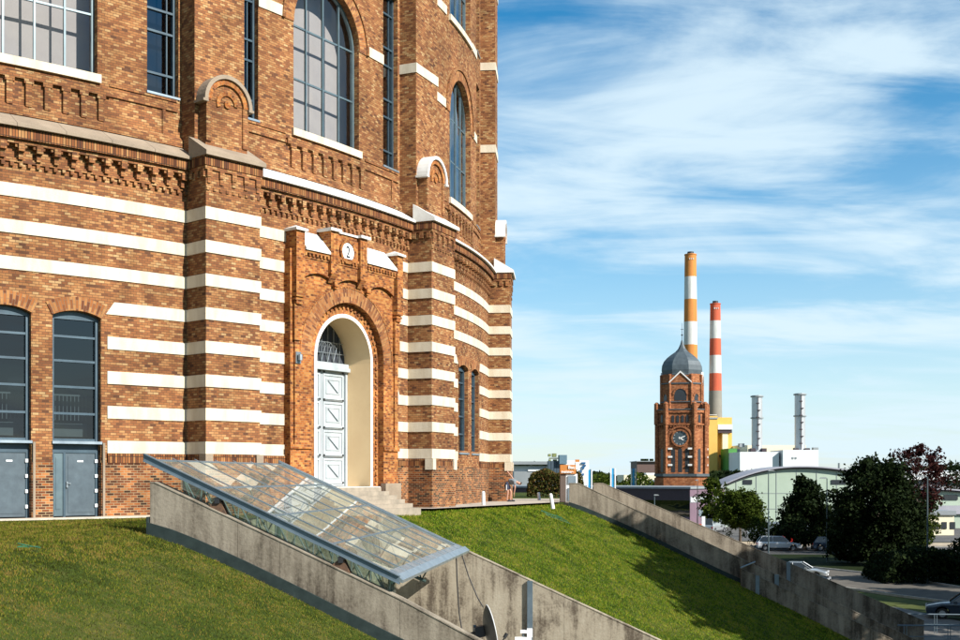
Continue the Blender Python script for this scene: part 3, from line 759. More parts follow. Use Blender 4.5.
def cblock(m):
    m.box(pc(-1.37),pc(.65),-.42,.0,9.17,10.02)
    for x in (-1.37,.25):
        m.box(pc(x),pc(x+.4),-.60,-.42,8.5,10.02); m.box(pc(x+.08),pc(x+.12),-.62,-.60,8.9,9.9); m.box(pc(x+.28),pc(x+.32),-.62,-.60,8.9,9.9)
        m.prism_x([(-.4,8.5),(-.60,8.5),(-.4,8.2)][::-1],pc(x+.05),pc(x+.35))
    m.box(pc(-.97),pc(.25),-.48,-.42,8.98,10.02)
pb('centre_block',BRO,cblock)
pb('block_cap',STONE_L,lambda m:(m.box(pc(-1.47),pc(-.9),-.70,.02,10.02,10.12),m.box(pc(-.9),pc(.18),-.54,.02,10.02,10.09),m.box(pc(.18),pc(.75),-.70,.02,10.02,10.12)))
ck=(-.37,9.42)
pb('number_rim',BRO,lambda m:m.ring(pc(ck[0]),ck[1],.34,.44,0,360,-.55,-.45,24))
plate=pb('number_plate',WHITE,lambda m:m.ring(pc(ck[0]),ck[1],0,.34,0,360,-.52,-.45,24))
def text_mesh(name,body,size,mat,origin,right,up,parent=None,ext=.01,bold=0,align='CENTER',sx=1.0):
    cu=bpy.data.curves.new(name,'FONT'); cu.body=body; cu.size=size; cu.extrude=ext; cu.align_x=align; cu.align_y='CENTER'; cu.offset=bold
    to=bpy.data.objects.new(name,cu); COL.objects.link(to); bpy.context.view_layer.update()
    me=bpy.data.meshes.new_from_object(to); bpy.data.objects.remove(to)
    right=Vector(right).normalized(); up=Vector(up).normalized(); nn=right.cross(up); o=Vector(origin)
    off=Vector((0,0,0)); p=parent
    while p: off+=p.location; p=p.parent
    for v in me.vertices:
        c=v.co.copy(); q=o+right*c.x*sx+up*c.y+nn*c.z-off; v.co=q
    me.name=name; me.materials.clear(); me.materials.append(mat)
    ob=bpy.data.objects.new(name,me); COL.objects.link(ob)
    if parent: ob.parent=parent
    return ob
pa=pc(ck[0])/RR; tx=(-math.sin(pa),math.cos(pa),0)
text_mesh('number_two','2',.60,BLACK,wallmap((pc(ck[0]),-.53,ck[1]-.02)),tx,(0,0,1),plate,.006,bold=.0,sx=.8)
for x in (-2.83,2.88):
    def pier(m):
        m.box(pc(x-.2),pc(x+.2),-.56,-.0,7.5,9.78); m.box(pc(x-.14),pc(x+.14),-.5,FY,7.25,7.5); m.box(pc(x-.2),pc(x+.2),-.52,FY,7.38,7.45)
        m.box(pc(x-.17),pc(x+.17),-.44,FY,6.0,7.25); m.box(pc(x-.12),pc(x+.12),-.39,FY,2.3,6.0)
    pr=pb('turret_pier',BRO,pier)
    def cap(m):
        a,b,c_,d=pc(x-.28),pc(x+.28),-.65,.0
        m.box(a,b,c_,d,9.78,9.86)
        ap=(pc(x),-.3,10.0)
        for q in ([(a,c_,9.86),(b,c_,9.86)],[(b,c_,9.86),(b,d,9.86)],[(b,d,9.86),(a,d,9.86)],[(a,d,9.86),(a,c_,9.86)]): m.face(q+[ap])
    pb('pier_cap',STONE_L,cap,pr)
for a,b in ((-3.14,-2.08),(2.08,3.14)): pb('string_course',BRO,lambda m:m.box(pc(a),pc(b),FY-.06,FY+.02,2.25,2.4))
for x in (-2.6,2.6): pb('portal_base',STONE_T,lambda m:m.box(pc(x-.54),pc(x+.54),FY-.12,FY+.1,-.1,1.02))
pb('wall_lamp',ALU,lambda m:(m.box(pc(-2.82-.12),pc(-2.82+.12),FY-.12,FY,5.2,5.6),m.cyl((pc(-2.82),FY-.2,5.3),(pc(-2.82),FY-.2,5.5),.08,n=8)))
pb('stone_block',STONE_W,lambda m:m.prism_y([(pc(3.12),4.3),(pc(3.3),4.3),(pc(3.4),4.5),(pc(3.3),4.72),(pc(3.12),4.72)],-.2,.0))
# steps
st=thing('entrance_steps','grey stone steps rising to the arched white door','steps',wallmap((portc,-1.0,0)))
for k in range(6):
    m=MB(seg=.8); z1=.88-k*.15; d=.42+(k+1)*.30
    m.box(pc(-2.0-k*.1),pc(1.35+k*.08),-d,-.40 if k==0 else -(.42+k*.30),-.2,z1)
    m.build('step',pmat('step_stone',(.30,.25,.19),(.20,.17,.13),scale=2.5,rough=.85) if 'step_stone' not in MT else MT['step_stone'],st,wallmap)

# ------------------------------------------------------------------ stair cheek walls on the berm
def swmap(v): return sw(v[0],v[1],v[2])
def cheek(name,label,prof,w0,w1,zbot=-7.5,mat=CONC,joint=2.2,group='concrete stair walls on the berm'):
    root=thing(name,label,'wall',sw(prof[0][0],(w0+w1)/2,-.5),group=group)
    m=MB()
    def top(s):
        for (a,za),(b,zb_) in zip(prof[:-1],prof[1:]):
            if s<=b+1e-9: return za+(zb_-za)*(s-a)/(b-a)
        return prof[-1][1]
    xs=[prof[0][0]]; s=prof[0][0]
    cuts=[p[0] for p in prof]
    while s+joint<prof[-1][0]: s+=joint; cuts.append(s)
    cuts=sorted(set(cuts))
    for a,b in zip(cuts[:-1],cuts[1:]):
        ga=.004
        m.prism_y([(a+ga,zbot),(b-ga,zbot),(b-ga,top(b)),(a+ga,top(a))],w0,w1)
    # narrow dark joint filler
    m.build('wall_panel',mat,root,swmap)
    c=MB()
    for (a,za),(b,zb_) in zip(prof[:-1],prof[1:]):
        c.prism_y([(a,za+.002),(b,zb_+.002),(b,zb_+.03),(a,za+.03)],w0-.015,w1+.015)
    c.build('coping',CONC if mat is not CONCL else CONCL,root,swmap)
    return root,top
c1,t1=cheek('stair_wall','near weathered concrete wall carrying the lower edge of the glass canopy',[(-11.62,1.13),(-11.5,1.13),(-8.38,-.27),(-5.46,-1.62),(-3.67,-2.54),(3.0,-5.95)],27.85,28.2)
m=MB()
def gstrip(m,s0,s1,w,off,n=24):
    for i in range(n):
        a=s0+(s1-s0)*i/n; b=s0+(s1-s0)*(i+1)/n
        m.prism_y([(a,tz(a,w)-.3),(b,tz(b,w)-.3),(b,tz(b,w)+off),(a,tz(a,w)+off)],w-.06,w)
gstrip(m,-11.66,3.0,27.83,.30); m.build('base_flashing',FLASH,c1,swmap)
m=MB(); m.box(-11.68,-11.64,27.77,28.2,-.3,.31); m.build('base_flashing',FLASH,c1,swmap)
c2,t2=cheek('stair_wall','pale concrete wall behind the satellite dish along the lawn',[(-8.5,.02),(-8.2,-.10),(6.5,-.10-.452*14.7)],40.45,40.75,mat=CONCL,joint=3.1)
c3,t3=cheek('stair_wall','long weathered concrete wall descending beyond the bright lawn',[(-3.05,.93),(-2.6,.93),(14.2,.93-.465*16.8)],57.8,58.12,joint=2.4)
m=MB(); gstrip(m,-3.05,14.0,57.78,.22); m.build('base_flashing',FLASH,c3,swmap)
c4,t4=cheek('stair_wall','rearmost concrete wall parallel behind the long descending wall',[(-2.1,.90),(-1.6,.90),(14.8,.90-.43*16.4)],63.9,64.2,joint=2.4)
# lower outer wall in front of the long wall
zt=lambda s:t3(s)-.12
c5,t5=cheek('stair_wall','short outer concrete wall with steel posts at the lower lawn corner',[(5.0,-3.05),(14.5,-3.05-.465*9.5)],57.15,57.45,joint=2.6)
for s_,c_ in ((5.75,c5),):
    m=MB(); m.box(s_-.09,s_+.09,57.08,57.15,-5.2,t5(s_)+.05); m.build('steel_post',STEELB,c_,swmap)
m=MB(); m.tube([sw(4.98,57.2,-3.0),sw(5.7,57.7,t3(5.7)+.18)],.035); m.build('brace_bar',ALU,c5)
for s_ in (6.7,): m=MB(); m.box(s_-.1,s_+.1,57.72,57.8,t3(s_)-1.0,t3(s_)+.05); m.build('steel_post',STEELB,c3,swmap)
for s_ in (8.0,): m=MB(); m.box(s_-.1,s_+.1,63.8,63.9,t4(s_)-1.0,t4(s_)+.05); m.build('steel_post',STEELB,c4,swmap)
# trench end walls
m=MB(); m.box(-11.75,-11.5,28.2,38.4,-7.5,-.02); m.box(-11.5,-8.6,38.4,38.6,-7.5,-.02); m.box(-8.75,-8.5,38.6,40.75,-7.5,-.02)
e=m.build('stairwell_end_wall',CONCL,None,swmap); tag(e,'pale concrete end wall under the top edge of the glass canopy','wall')
m=MB(); m.box(-3.3,-3.1,58.12,63.9,-7.5,.0); e=m.build('stairwell_end_wall',CONCL,None,swmap); tag(e,'concrete end wall at the head of the far stairwell','wall')
# stairs in both wells
STEPM=pmat('stair_concrete',(.40,.36,.30),(.30,.27,.22),scale=2,rough=.9)
def stairs(label,s0,w0,w1,z0,z1,run,n):
    root=thing('stairway',label,'stairs',sw(s0,(w0+w1)/2,z1),group='concrete stairs between the cheek walls')
    m=MB()
    for k in range(n):
        za=z0+(z1-z0)*(k+1)/n; m.box(s0+run*k/n,s0+run*(k+1)/n,w0,w1,z1-.3,za)
    m.build('flight',STEPM,root,swmap)
stairs('broad concrete stairs running down below the glass canopy',-9.0,28.22,38.38,-2.6,-7.2,9.0,26)
stairs('concrete stairs sunk between the two far walls',-3.08,58.14,63.88,-.3,-7.2,15.5,40)
# green steel portal frames under the canopy
# ------------------------------------------------------------------ glass canopy
SA,SBt=-11.76,-5.58; WA,WB=27.98,39.15
def cz(s): return 1.74-.461*(s-SA)
can=thing('glass_canopy','sloping glass canopy roof with steel bars over the stairwell','canopy',sw(SA,WA,1.2))
GS=pmat('steel_green',(.035,.07,.06),(.025,.05,.045),scale=3,rough=.5,metal=.2)
dirn=Vector((SBt-SA,0,cz(SBt)-cz(SA))); 
def slab(m,s0,s1,w0,w1,dz0,dz1): m.prism_y([(s0,cz(s0)+dz0),(s1,cz(s1)+dz0),(s1,cz(s1)+dz1),(s0,cz(s0)+dz1)],w0,w1)
ncol,nrow=7,4
for i in range(ncol):
    for j in range(nrow):
        a=SA+.12+(SBt-SA-.3)*j/nrow; b=SA+.12+(SBt-SA-.3)*(j+1)/nrow; c=WA+.1+(WB-WA-.15)*i/ncol; d=WA+.1+(WB-WA-.15)*(i+1)/ncol
        m=MB(); m.face([(a,c,cz(a)),(b,c,cz(b)),(b,d,cz(b)),(a,d,cz(a))]); m.build('glass_pane',GLASSC,can,swmap)
for i in range(1,ncol+1):
    w=WA+.1+(WB-WA-.15)*i/ncol; m=MB(); slab(m,SA,SBt-.1,w-.04,w+.04,.003,.018); m.build('rafter',STEELB,can,swmap)
for j in range(0,nrow+1):
    s_=SA+.12+(SBt-SA-.3)*j/nrow; m=MB(); slab(m,s_-.02,s_+.02,WA,WB,-.02,.018); m.build('purlin',STEELB,can,swmap)
m=MB(); slab(m,SA-.05,SBt+.1,WA-.06,WA+.02,-.09,.07); slab(m,SA-.05,SBt+.1,WA-.11,WA+.04,.07,.09); slab(m,SA-.05,SBt+.1,WA-.11,WA+.04,-.11,-.09); m.build('edge_beam',STEELB,can,swmap)
m=MB(); slab(m,SA-.05,SBt+.1,WB-.03,WB+.05,-.10,.07); m.build('edge_beam',ALU,can,swmap)
m=MB(); slab(m,SBt-.22,SBt+.02,WA,WB+.35,.03,.042); m.prism_y([(SBt+.02,cz(SBt)+.07),(SBt+.18,cz(SBt)-.06),(SBt+.17,cz(SBt)-.13),(SBt-.02,cz(SBt)-.06)],WA-.05,WB+.45)
for i in range(12): w=WA+.5+i*.98; slab(m,SBt-.23,SBt+.03,w-.02,w+.02,.042,.06)
m.build('gutter',ALU,can,swmap)
# bearings on the wall
for s_ in (-9.95,-6.9):
    m=MB(); m.prism_y([(s_-.22,t1(s_-.22)+.03),(s_+.22,t1(s_+.22)+.03),(s_+.07,cz(s_)-.2),(s_-.07,cz(s_)-.2)],27.93,27.99); m.prism_y([(s_-.22,t1(s_-.22)+.03),(s_+.22,t1(s_+.22)+.03),(s_+.07,cz(s_)-.2),(s_-.07,cz(s_)-.2)],28.10,28.16)
    m.build('bearing_plate',RUST,can,swmap)
    m=MB(); m.box(s_-.06,s_+.06,27.88,28.1,cz(s_)-.27,cz(s_)-.12); m.build('bearing_pin',BLACK,can,swmap)
# glass upstand below the beam and diagonal struts behind it
m=MB(); 
for i in range(8):
    a=-11.0+5.4*i/8; b=-11.0+5.4*(i+1)/8; m.face([(a,28.25,t1(a)-.4),(b-.03,28.25,t1(b)-.4),(b-.03,28.25,cz(b)-.12),(a,28.25,cz(a)-.12)])
m.build('glass_upstand',GLASSC,can,swmap)
for wq in (29.4,34.4):
    m=MB(); n=9
    for k in range(n):
        a=SA+.3+(SBt-SA-.5)*k/n; b=SA+.3+(SBt-SA-.5)*(k+1)/n
        m.cyl(sw(a,wq,cz(a)-.14),sw((a+b)/2,wq,cz((a+b)/2)-.85),.022,n=6); m.cyl(sw((a+b)/2,wq,cz((a+b)/2)-.85),sw(b,wq,cz(b)-.14),.022,n=6)
    a,b=SA+.5,SBt-.4; m.cyl(sw(a,wq,cz(a)-.85),sw(b,wq,cz(b)-.85),.05,n=8); m.cyl(sw(a,wq,cz(a)-.14),sw(b,wq,cz(b)-.14),.045,n=8)
    for s_ in (-10.4,-7.0): m.cyl(sw(s_,wq,cz(s_)-.85),sw(s_,wq,-6.5),.09,n=10)
    m.build('truss',GS,can)
for k in range(14):
    a=-11.2+5.3*k/14; m=None
m=MB()
for k in range(11):
    a=-11.0+5.2*k/11; b=a+.42; m.cyl(sw(a,28.45,cz(a)-.12),sw(b,28.45,t1(b)-.25),.022,n=5); m.cyl(sw(b,28.45,t1(b)-.25),sw(a+.47,28.45,cz(a+.47)-.12),.022,n=5)
m.build('lattice_strut',ALU,can)
m=MB()
m.tube([sw(-5.75,38.9,cz(-5.75)-.1),sw(-5.72,38.9,-2.1),sw(-5.65,38.9,-3.2),sw(-5.55,38.85,-3.75)],.022,6); m.build('cable',BLACK,can)
m=MB(); m.tube([sw(-5.6,39.0,cz(-5.6)-.1),sw(-5.35,39.0,-2.0),sw(-5.05,39.0,-2.7),sw(-4.85,38.9,-3.0)],.02,6); m.build('cable',BLACK,can)

# downpipe on the pale wall, dish, bracket lamp
m=MB(); s_=-3.45; m.box(s_-.09,s_+.09,40.34,40.45,-7.2,t2(s_)-.0); m.box(s_-.11,s_+.11,40.33,40.46,-4.4,-4.32)
o=m.build('downpipe',STEELB,None,swmap); tag(o,'square blue grey downpipe on the pale concrete wall','downpipe')
dr=thing('satellite_dish','dark satellite dish with pale rim seen edge on below the canopy','satellite dish',(.35,33,-7.2))
def dishmap(v):
    # local z is the axis of the dish
    ax=Vector((.97,.17,.20)).normalized(); rt=ax.cross(Vector((0,0,1))).normalized(); up=rt.cross(ax)
    p=Vector((.12,33,-2.95))+rt*v[0]+up*v[1]+ax*v[2]; return tuple(p)
m=MB(); m.lathe([(0.0,0),(.2,.02),(.4,.075),(.55,.14),(.66,.20)],n=28); m.lathe([(0,-.012),(.2,.005),(.4,.06),(.55,.125),(.66,.19)],n=28); o=m.build('reflector',pmat('dish_dark',(.05,.055,.055),(.035,.04,.04),rough=.5),dr,dishmap)
m=MB(); m.lathe([(.655,.19),(.685,.2),(.685,.215),(.655,.215)],n=28); m.build('rim',WHITE,dr,dishmap)
m=MB(); m.box(-.12,.12,-.15,.15,-.28,-.02); m.box(-.03,.03,-.03,.03,-.55,-.28); m.build('mount_bracket',BLACK,dr,dishmap)
m=MB(); m.cyl((-.15,33,-7.2),(-.15,33,-2.8),.045,n=10); m.build('mast',STEELB,dr)
m=MB(); m.tube([dishmap((0,-.6,.18)),dishmap((0,-.3,.55))],.02); m.cyl(dishmap((0,-.33,.5)),dishmap((0,-.22,.6)),.05,n=8); m.build('feed_arm',BLACK,dr)
lr=thing('wall_floodlight','small white floodlight bracket in front of the downpipe','floodlight',P(524,642,39.5)[:])
m=MB(); q=P(524,638,39.6); m.box(q.x-.3,q.x+.25,q.y,q.y+.12,q.z-.1,q.z+.02); m.box(q.x+.1,q.x+.28,q.y,q.y+.12,q.z+.02,q.z+.3); m.box(q.x-.12,q.x+.1,q.y,q.y+.12,q.z+.15,q.z+.25); m.build('lamp_body',WHITE,lr)
m=MB(); m.box(q.x-.03,q.x+.03,q.y+.12,q.y+.85,q.z-.06,q.z); m.build('arm',STEELB,lr)

# ------------------------------------------------------------------ small things on the plateau
BOLM=WHITE
def bollard(x,y,tilt,label,h=.6):
    q=P(x,y,1.27*1200/(y-476)); 
    b=thing('bollard',label,'bollard',(q.x,q.y,0.0),group='white bollards on the lawn edge')
    t=Vector((tilt,0,1)).normalized()
    m=MB(); m.cyl((0,0,-.1),tuple(t*(h)),.085,.075,12); m.build('post',BOLM,b,local=True,smooth=True)
    m=MB(); m.cyl(tuple(t*h),tuple(t*(h+.04)),.075,.04,12); m.build('cap',BOLM,b,local=True,smooth=True)
    return b
bollard(483.5,505.5,-.02,'upright white bollard in front of the brick wall')
bollard(553,505.8,-.20,'leaning white bollard nearest to the concrete wall',.52)
bollard(539.5,500.6,-.12,'slightly tilted white bollard in front of the hedge',.42)
m=MB(); 
rr=random.Random(4)
def squiggle(m,cx_,cy_,r,n,seed):
    q=random.Random(seed); p=None
    for k in range(n):
        a=q.uniform(0,6.28); d=r*q.random()**.8
        X=cx_+d*math.cos(a)*1.6; Y=cy_+d*math.sin(a)
        s_=X*ES.x+Y*ES.y; w_=X*EW.x+Y*EW.y
        c=(X,Y,tz(s_,w_)+.08+.1*q.random())
        if p: m.cyl(p,c,.008,n=5)
        p=c
GN=pmat('net_green',(.008,.12,.06),(.006,.09,.045),rough=.6)
squiggle(m,3.3,52.9,.5,13,3); o=m.build('garden_netting',GN); tag(o,'tangle of dark green plastic netting on the bright lawn','netting')
m=MB(); squiggle(m,-8.6,22.9,.2,6,5); o=m.build('garden_netting',GN); tag(o,'thin strand of green netting on the left grass slope','netting')
m=MB(); q=P(3,517,36.5); m.box(q.x-.55,q.x+.1,34.2,34.5,-.05,.45); o=m.build('utility_box',pmat('box_grey',(.45,.47,.48),rough=.5)); tag(o,'low grey utility box beside the double metal door','utility box')
# info pillar by the far wall
ip=thing('info_pillar','brown and white pillar with a grey panel at the wall head','pillar',(4.6,60.5,0))
def pbx(par,name,mat,x0,x1,y0,y1,Y,d=.3):
    a=P(x0,y1,Y); b=P(x1,y0,Y); m=MB(); m.box(a.x,b.x,Y,Y+d,a.z,b.z); return m.build(name,mat,par)
pbx(ip,'brown_side',pmat('brown_cladding',(.10,.07,.055),rough=.7),560.5,566,474,502,60.5,.6)
pbx(ip,'white_frame',WHITE,566,577.5,474,502,60.5,.6)
pbx(ip,'glass_panel',ZINC,568,576,476,484,60.44,.05)
pbx(ip,'lower_panel',ZINC,568,573,488,501,60.44,.05)

# ------------------------------------------------------------------ vegetation
def leafmat(name,c1,c2,c3):
    m,t,b=newmat(name); b.inputs['Roughness'].default_value=.8; b.inputs['Specular IOR Level'].default_value=.06
    geo=N(t,'ShaderNodeNewGeometry'); rp=N(t,'ShaderNodeValToRGB'); L(t,geo.outputs['Random Per Island'],rp.inputs[0])
    e=rp.color_ramp.elements; e[0].color=(*c1,1); e[1].color=(*c3,1); q=e.new(.5); q.color=(*c2,1); L(t,rp.outputs[0],b.inputs['Base Color'])
    tl=N(t,'ShaderNodeBsdfTranslucent'); L(t,rp.outputs[0],tl.inputs[0]); mx=N(t,'ShaderNodeMixShader'); mx.inputs[0].default_value=.22
    o=[n for n in t.nodes if n.type=='OUTPUT_MATERIAL'][0]; L(t,b.outputs[0],mx.inputs[1]); L(t,tl.outputs[0],mx.inputs[2]); L(t,mx.outputs[0],o.inputs[0])
    return m
LGREEN=leafmat('leaf_green',(.022,.034,.004),(.035,.055,.006),(.06,.078,.010))
LDARK=leafmat('leaf_dark',(.006,.011,.004),(.010,.018,.005),(.018,.028,.008))
LPURP=leafmat('leaf_purple',(.018,.006,.007),(.035,.010,.010),(.06,.022,.016))
LHEDGE=leafmat('leaf_hedge',(.03,.035,.01),(.06,.07,.015),(.14,.07,.03))
BARK=pmat('bark',(.09,.07,.05),(.05,.04,.03),scale=6,rough=.9,stretch=(1,1,.2))
def leaves_obj(name,pts,size,mat,parent,seed=1,off=(0,0,0)):
    rs=np.random.RandomState(seed); n=len(pts)
    P0=np.array(pts); nrm=rs.normal(size=(n,3)); nrm[:,2]+=.5; nrm/=np.linalg.norm(nrm,axis=1)[:,None]
    a=np.cross(nrm,rs.normal(size=(n,3))); a/=np.linalg.norm(a,axis=1)[:,None]; b=np.cross(nrm,a)
    sz=size*rs.uniform(.55,1.3,size=(n,1))
    V=np.stack([P0-a*sz*.5,P0+b*sz*.32-a*sz*.05,P0+a*sz*.55,P0-b*sz*.32-a*sz*.05],1).reshape(-1,3)-np.array(off)
    me=bpy.data.meshes.new(name); me.vertices.add(4*n); me.vertices.foreach_set('co',V.ravel())
    me.loops.add(4*n); me.loops.foreach_set('vertex_index',np.arange(4*n,dtype=np.int32))
    me.polygons.add(n); me.polygons.foreach_set('loop_start',np.arange(0,4*n,4,dtype=np.int32)); me.polygons.foreach_set('loop_total',np.full(n,4,dtype=np.int32))
    me.update(); me.validate(); me.materials.append(mat)
    o=bpy.data.objects.new(name,me); COL.objects.link(o)
    if parent: o.parent=parent; KIDS.setdefault(parent.name,[]).append(o)
    return o
def tree(name,label,x,y,z0,h,cw,mat,kind='round',nleaf=5000,lsize=.3,seed=1,clear=.25,group=None,dens=1.0,cd=None):
    rs=np.random.RandomState(seed)
    root=thing(name,label,'tree',(x,y,z0),group=group)
    tr=MB(); r0=.03*h*.8+.06
    top=h*(.75 if kind!='cone' else .95)
    pts=[Vector((0,0,-.2))]
    for k in range(1,7):
        t=k/6; pts.append(Vector((rs.normal()*.02*h*t,rs.normal()*.02*h*t,top*t)))
    for k in range(6): tr.cyl(pts[k],pts[k+1],r0*(1-k/6.5),r0*(1-(k+1)/6.5),8,caps=(k==0))
    lobes=[]
    nb=26 if kind!='open' else 30
    for k in range(nb):
        t=clear+(.98-clear)*(k+.5)/nb
        if kind=='cone': rad=cw/2*(1-((t-clear)/(1-clear)))**.75*1.0+.15*cw*.3
        else:
            u=(t-clear)/(1-clear)*2-1; rad=cw/2*math.sqrt(max(.05,1-u*u*.95))
        ang=k*2.4+rs.uniform(-.4,.4); rr_=rad*rs.uniform(.45,1.02)
        base=Vector((0,0,h*max(clear*.9,t-.16 if kind!='cone' else t-.05))); base.z=min(base.z,top*.97)
        # follow the trunk
        e=Vector((math.cos(ang)*rr_,math.sin(ang)*rr_*(cd or 1),h*min(t,.97)))
        mid=(base+e)/2+Vector((0,0,.04*h)); br=r0*.32*(1-t*.6)
        tr.cyl(base,mid,br,br*.7,5,False); tr.cyl(mid,e,br*.7,br*.3,5,False)
        lobes.append((e,(rad*.36+.04*h)*rs.uniform(.75,1.2) if kind!='open' else rad*.27+.1)); lobes.append(((e+mid)/2,rad*.36 if kind!='open' else rad*.2))
    tr.build('trunk',BARK,root,local=True)
    P_=[]; per=int(nleaf/len(lobes))
    for c,r in lobes:
        # twig clumps inside each lobe
        ncl=max(4,per//18)
        for q in range(ncl):
            d=rs.normal(size=3); d/=np.linalg.norm(d); rad_=r*rs.uniform(.35,1.12)
            cc=np.array(c)+d*rad_*np.array([1,1,.8])
            k=per//ncl
            P_.append(cc+rs.normal(size=(k,3))*(r*.16+.05))
    P_=np.concatenate(P_)
    P_=P_[P_[:,2]>h*clear*.55]
    leaves_obj('crown',P_,lsize,mat,root,seed)
    return root
def at_street(x,ybase): a=G(x,ybase); return a[0],a[1]
X,Y=at_street(740,544); tree('round_tree','round green maple like tree in front of the pale green hall',X,Y,ZS,6.5,6.0,LGREEN,'round',15000,.36,3,.36)
X,Y=at_street(757,547); tree('small_tree','small bushy young tree beside the white parked car',X,Y,ZS,3.6,2.6,LGREEN,'round',2000,.26,5,.15)
X,Y=at_street(798,548); tree('broad_tree','dark loosely conical tree standing behind the white parked car',X,Y-3,ZS,8.3,7.6,LDARK,'cone',17000,.40,8,.10)
X,Y=at_street(878,566); tree('dark_tree','tallest dark tree with dense crown right of the pale green hall',X,Y,ZS,9.9,6.9,LDARK,'round',26000,.38,11,.05)
X,Y=at_street(852,563); tree('dark_tree','lower dark tree leaning left of the tallest dark tree',X,Y,ZS,6.2,4.8,LDARK,'round',12000,.36,12,.05)
X,Y=at_street(905,562); tree('dark_tree','dark bushy tree between the tallest tree and the lamp post',X,Y,ZS,6.4,4.2,LDARK,'round',12000,.36,13,.05)
X,Y=at_street(917,556); tree('copper_tree','purple leaved tree with airy open crown against the sky',X,Y,ZS,11.9,7.4,LPURP,'open',6500,.30,21,.42)
X,Y=at_street(915,551); tree('small_tree','lighter green tree behind the right hand lamp post',X+1,Y,ZS,7.0,3.6,LGREEN,'round',4000,.3,31,.1)
tree('leafy_tree','dark green tree poking out behind the tower and purple building',34.9,180,ZS,8.2,4.5,LGREEN,'round',2500,.5,41,.2)
tree('leafy_tree','small distant tree top above the grey roof at right',100,252,ZS,11.5,9.0,LDARK,'round',2000,.6,42,.2)
# unseen trees added right of the frame to shade lawn, car park and trees
SH=[(25.5,39.5,18.0,8.5,.40,'nearest tall shade tree outside the right edge beside the lower lawn'),(25.6,45.8,18.5,8.5,.42,'tall shade tree just outside the right edge near the footpath'),(33,51,17,10,.3,'tall shade tree behind the nearest one outside the right edge'),
(38,64,14,11,.1,'shade tree outside the right edge near the black car'),(46,74,14,12,.1,'shade tree outside the right edge beside the access road'),
(52,86,15,13,.05,'shade tree outside the right edge behind the low hedge'),(60,98,15,13,.05,'broad shade tree outside the right edge beyond the low hedge'),
(68,111,15,13,.05,'shade tree outside the right edge beside the street'),(60,112,11,9,.05,'lower shade tree outside the right edge between two taller ones'),(78,124,15,13,.05,'shade tree farthest outside the right edge')]
for k,(x_,y_,h_,w_,c_,lab) in enumerate(SH): tree('unseen_shade_tree',lab,x_,y_,ZS,h_,w_,LDARK,'round',13000,.75,51+k,c_,group='unseen trees added for shade right of the picture')
# hedges
def hedge(name,label,x0,x1,y,z0,h,d,mat,n,ls,seed):
    rs=np.random.RandomState(seed); q=rs.rand(n,3); 
    X=x0+(x1-x0)*q[:,0]; Yv=y+d*q[:,1]
    prof=h*(.78+.22*np.sin(X*1.3+seed)*np.sin(X*.51+1)+.06*np.sin(X*5))*np.sqrt(np.clip(1.02-((X-(x0+x1)/2)/((x1-x0)/2))**6,0,1))
    Z=z0+prof*q[:,2]**.6
    o=leaves_obj(name,np.stack([X,Yv,Z],1),ls,mat,None,seed); tag(o,label,'hedge'); return o
hedge('hedge','dark green and russet hedge between the building and the pillar',2.9,6.3,72,0,2.05,2.4,LHEDGE,9000,.14,3)
X0=G(922,586)[0]; 
hedge('hedge','low black green hedge at the right edge behind the black car',31.8,62,94,ZS,3.6,6,LDARK,34000,.34,6)

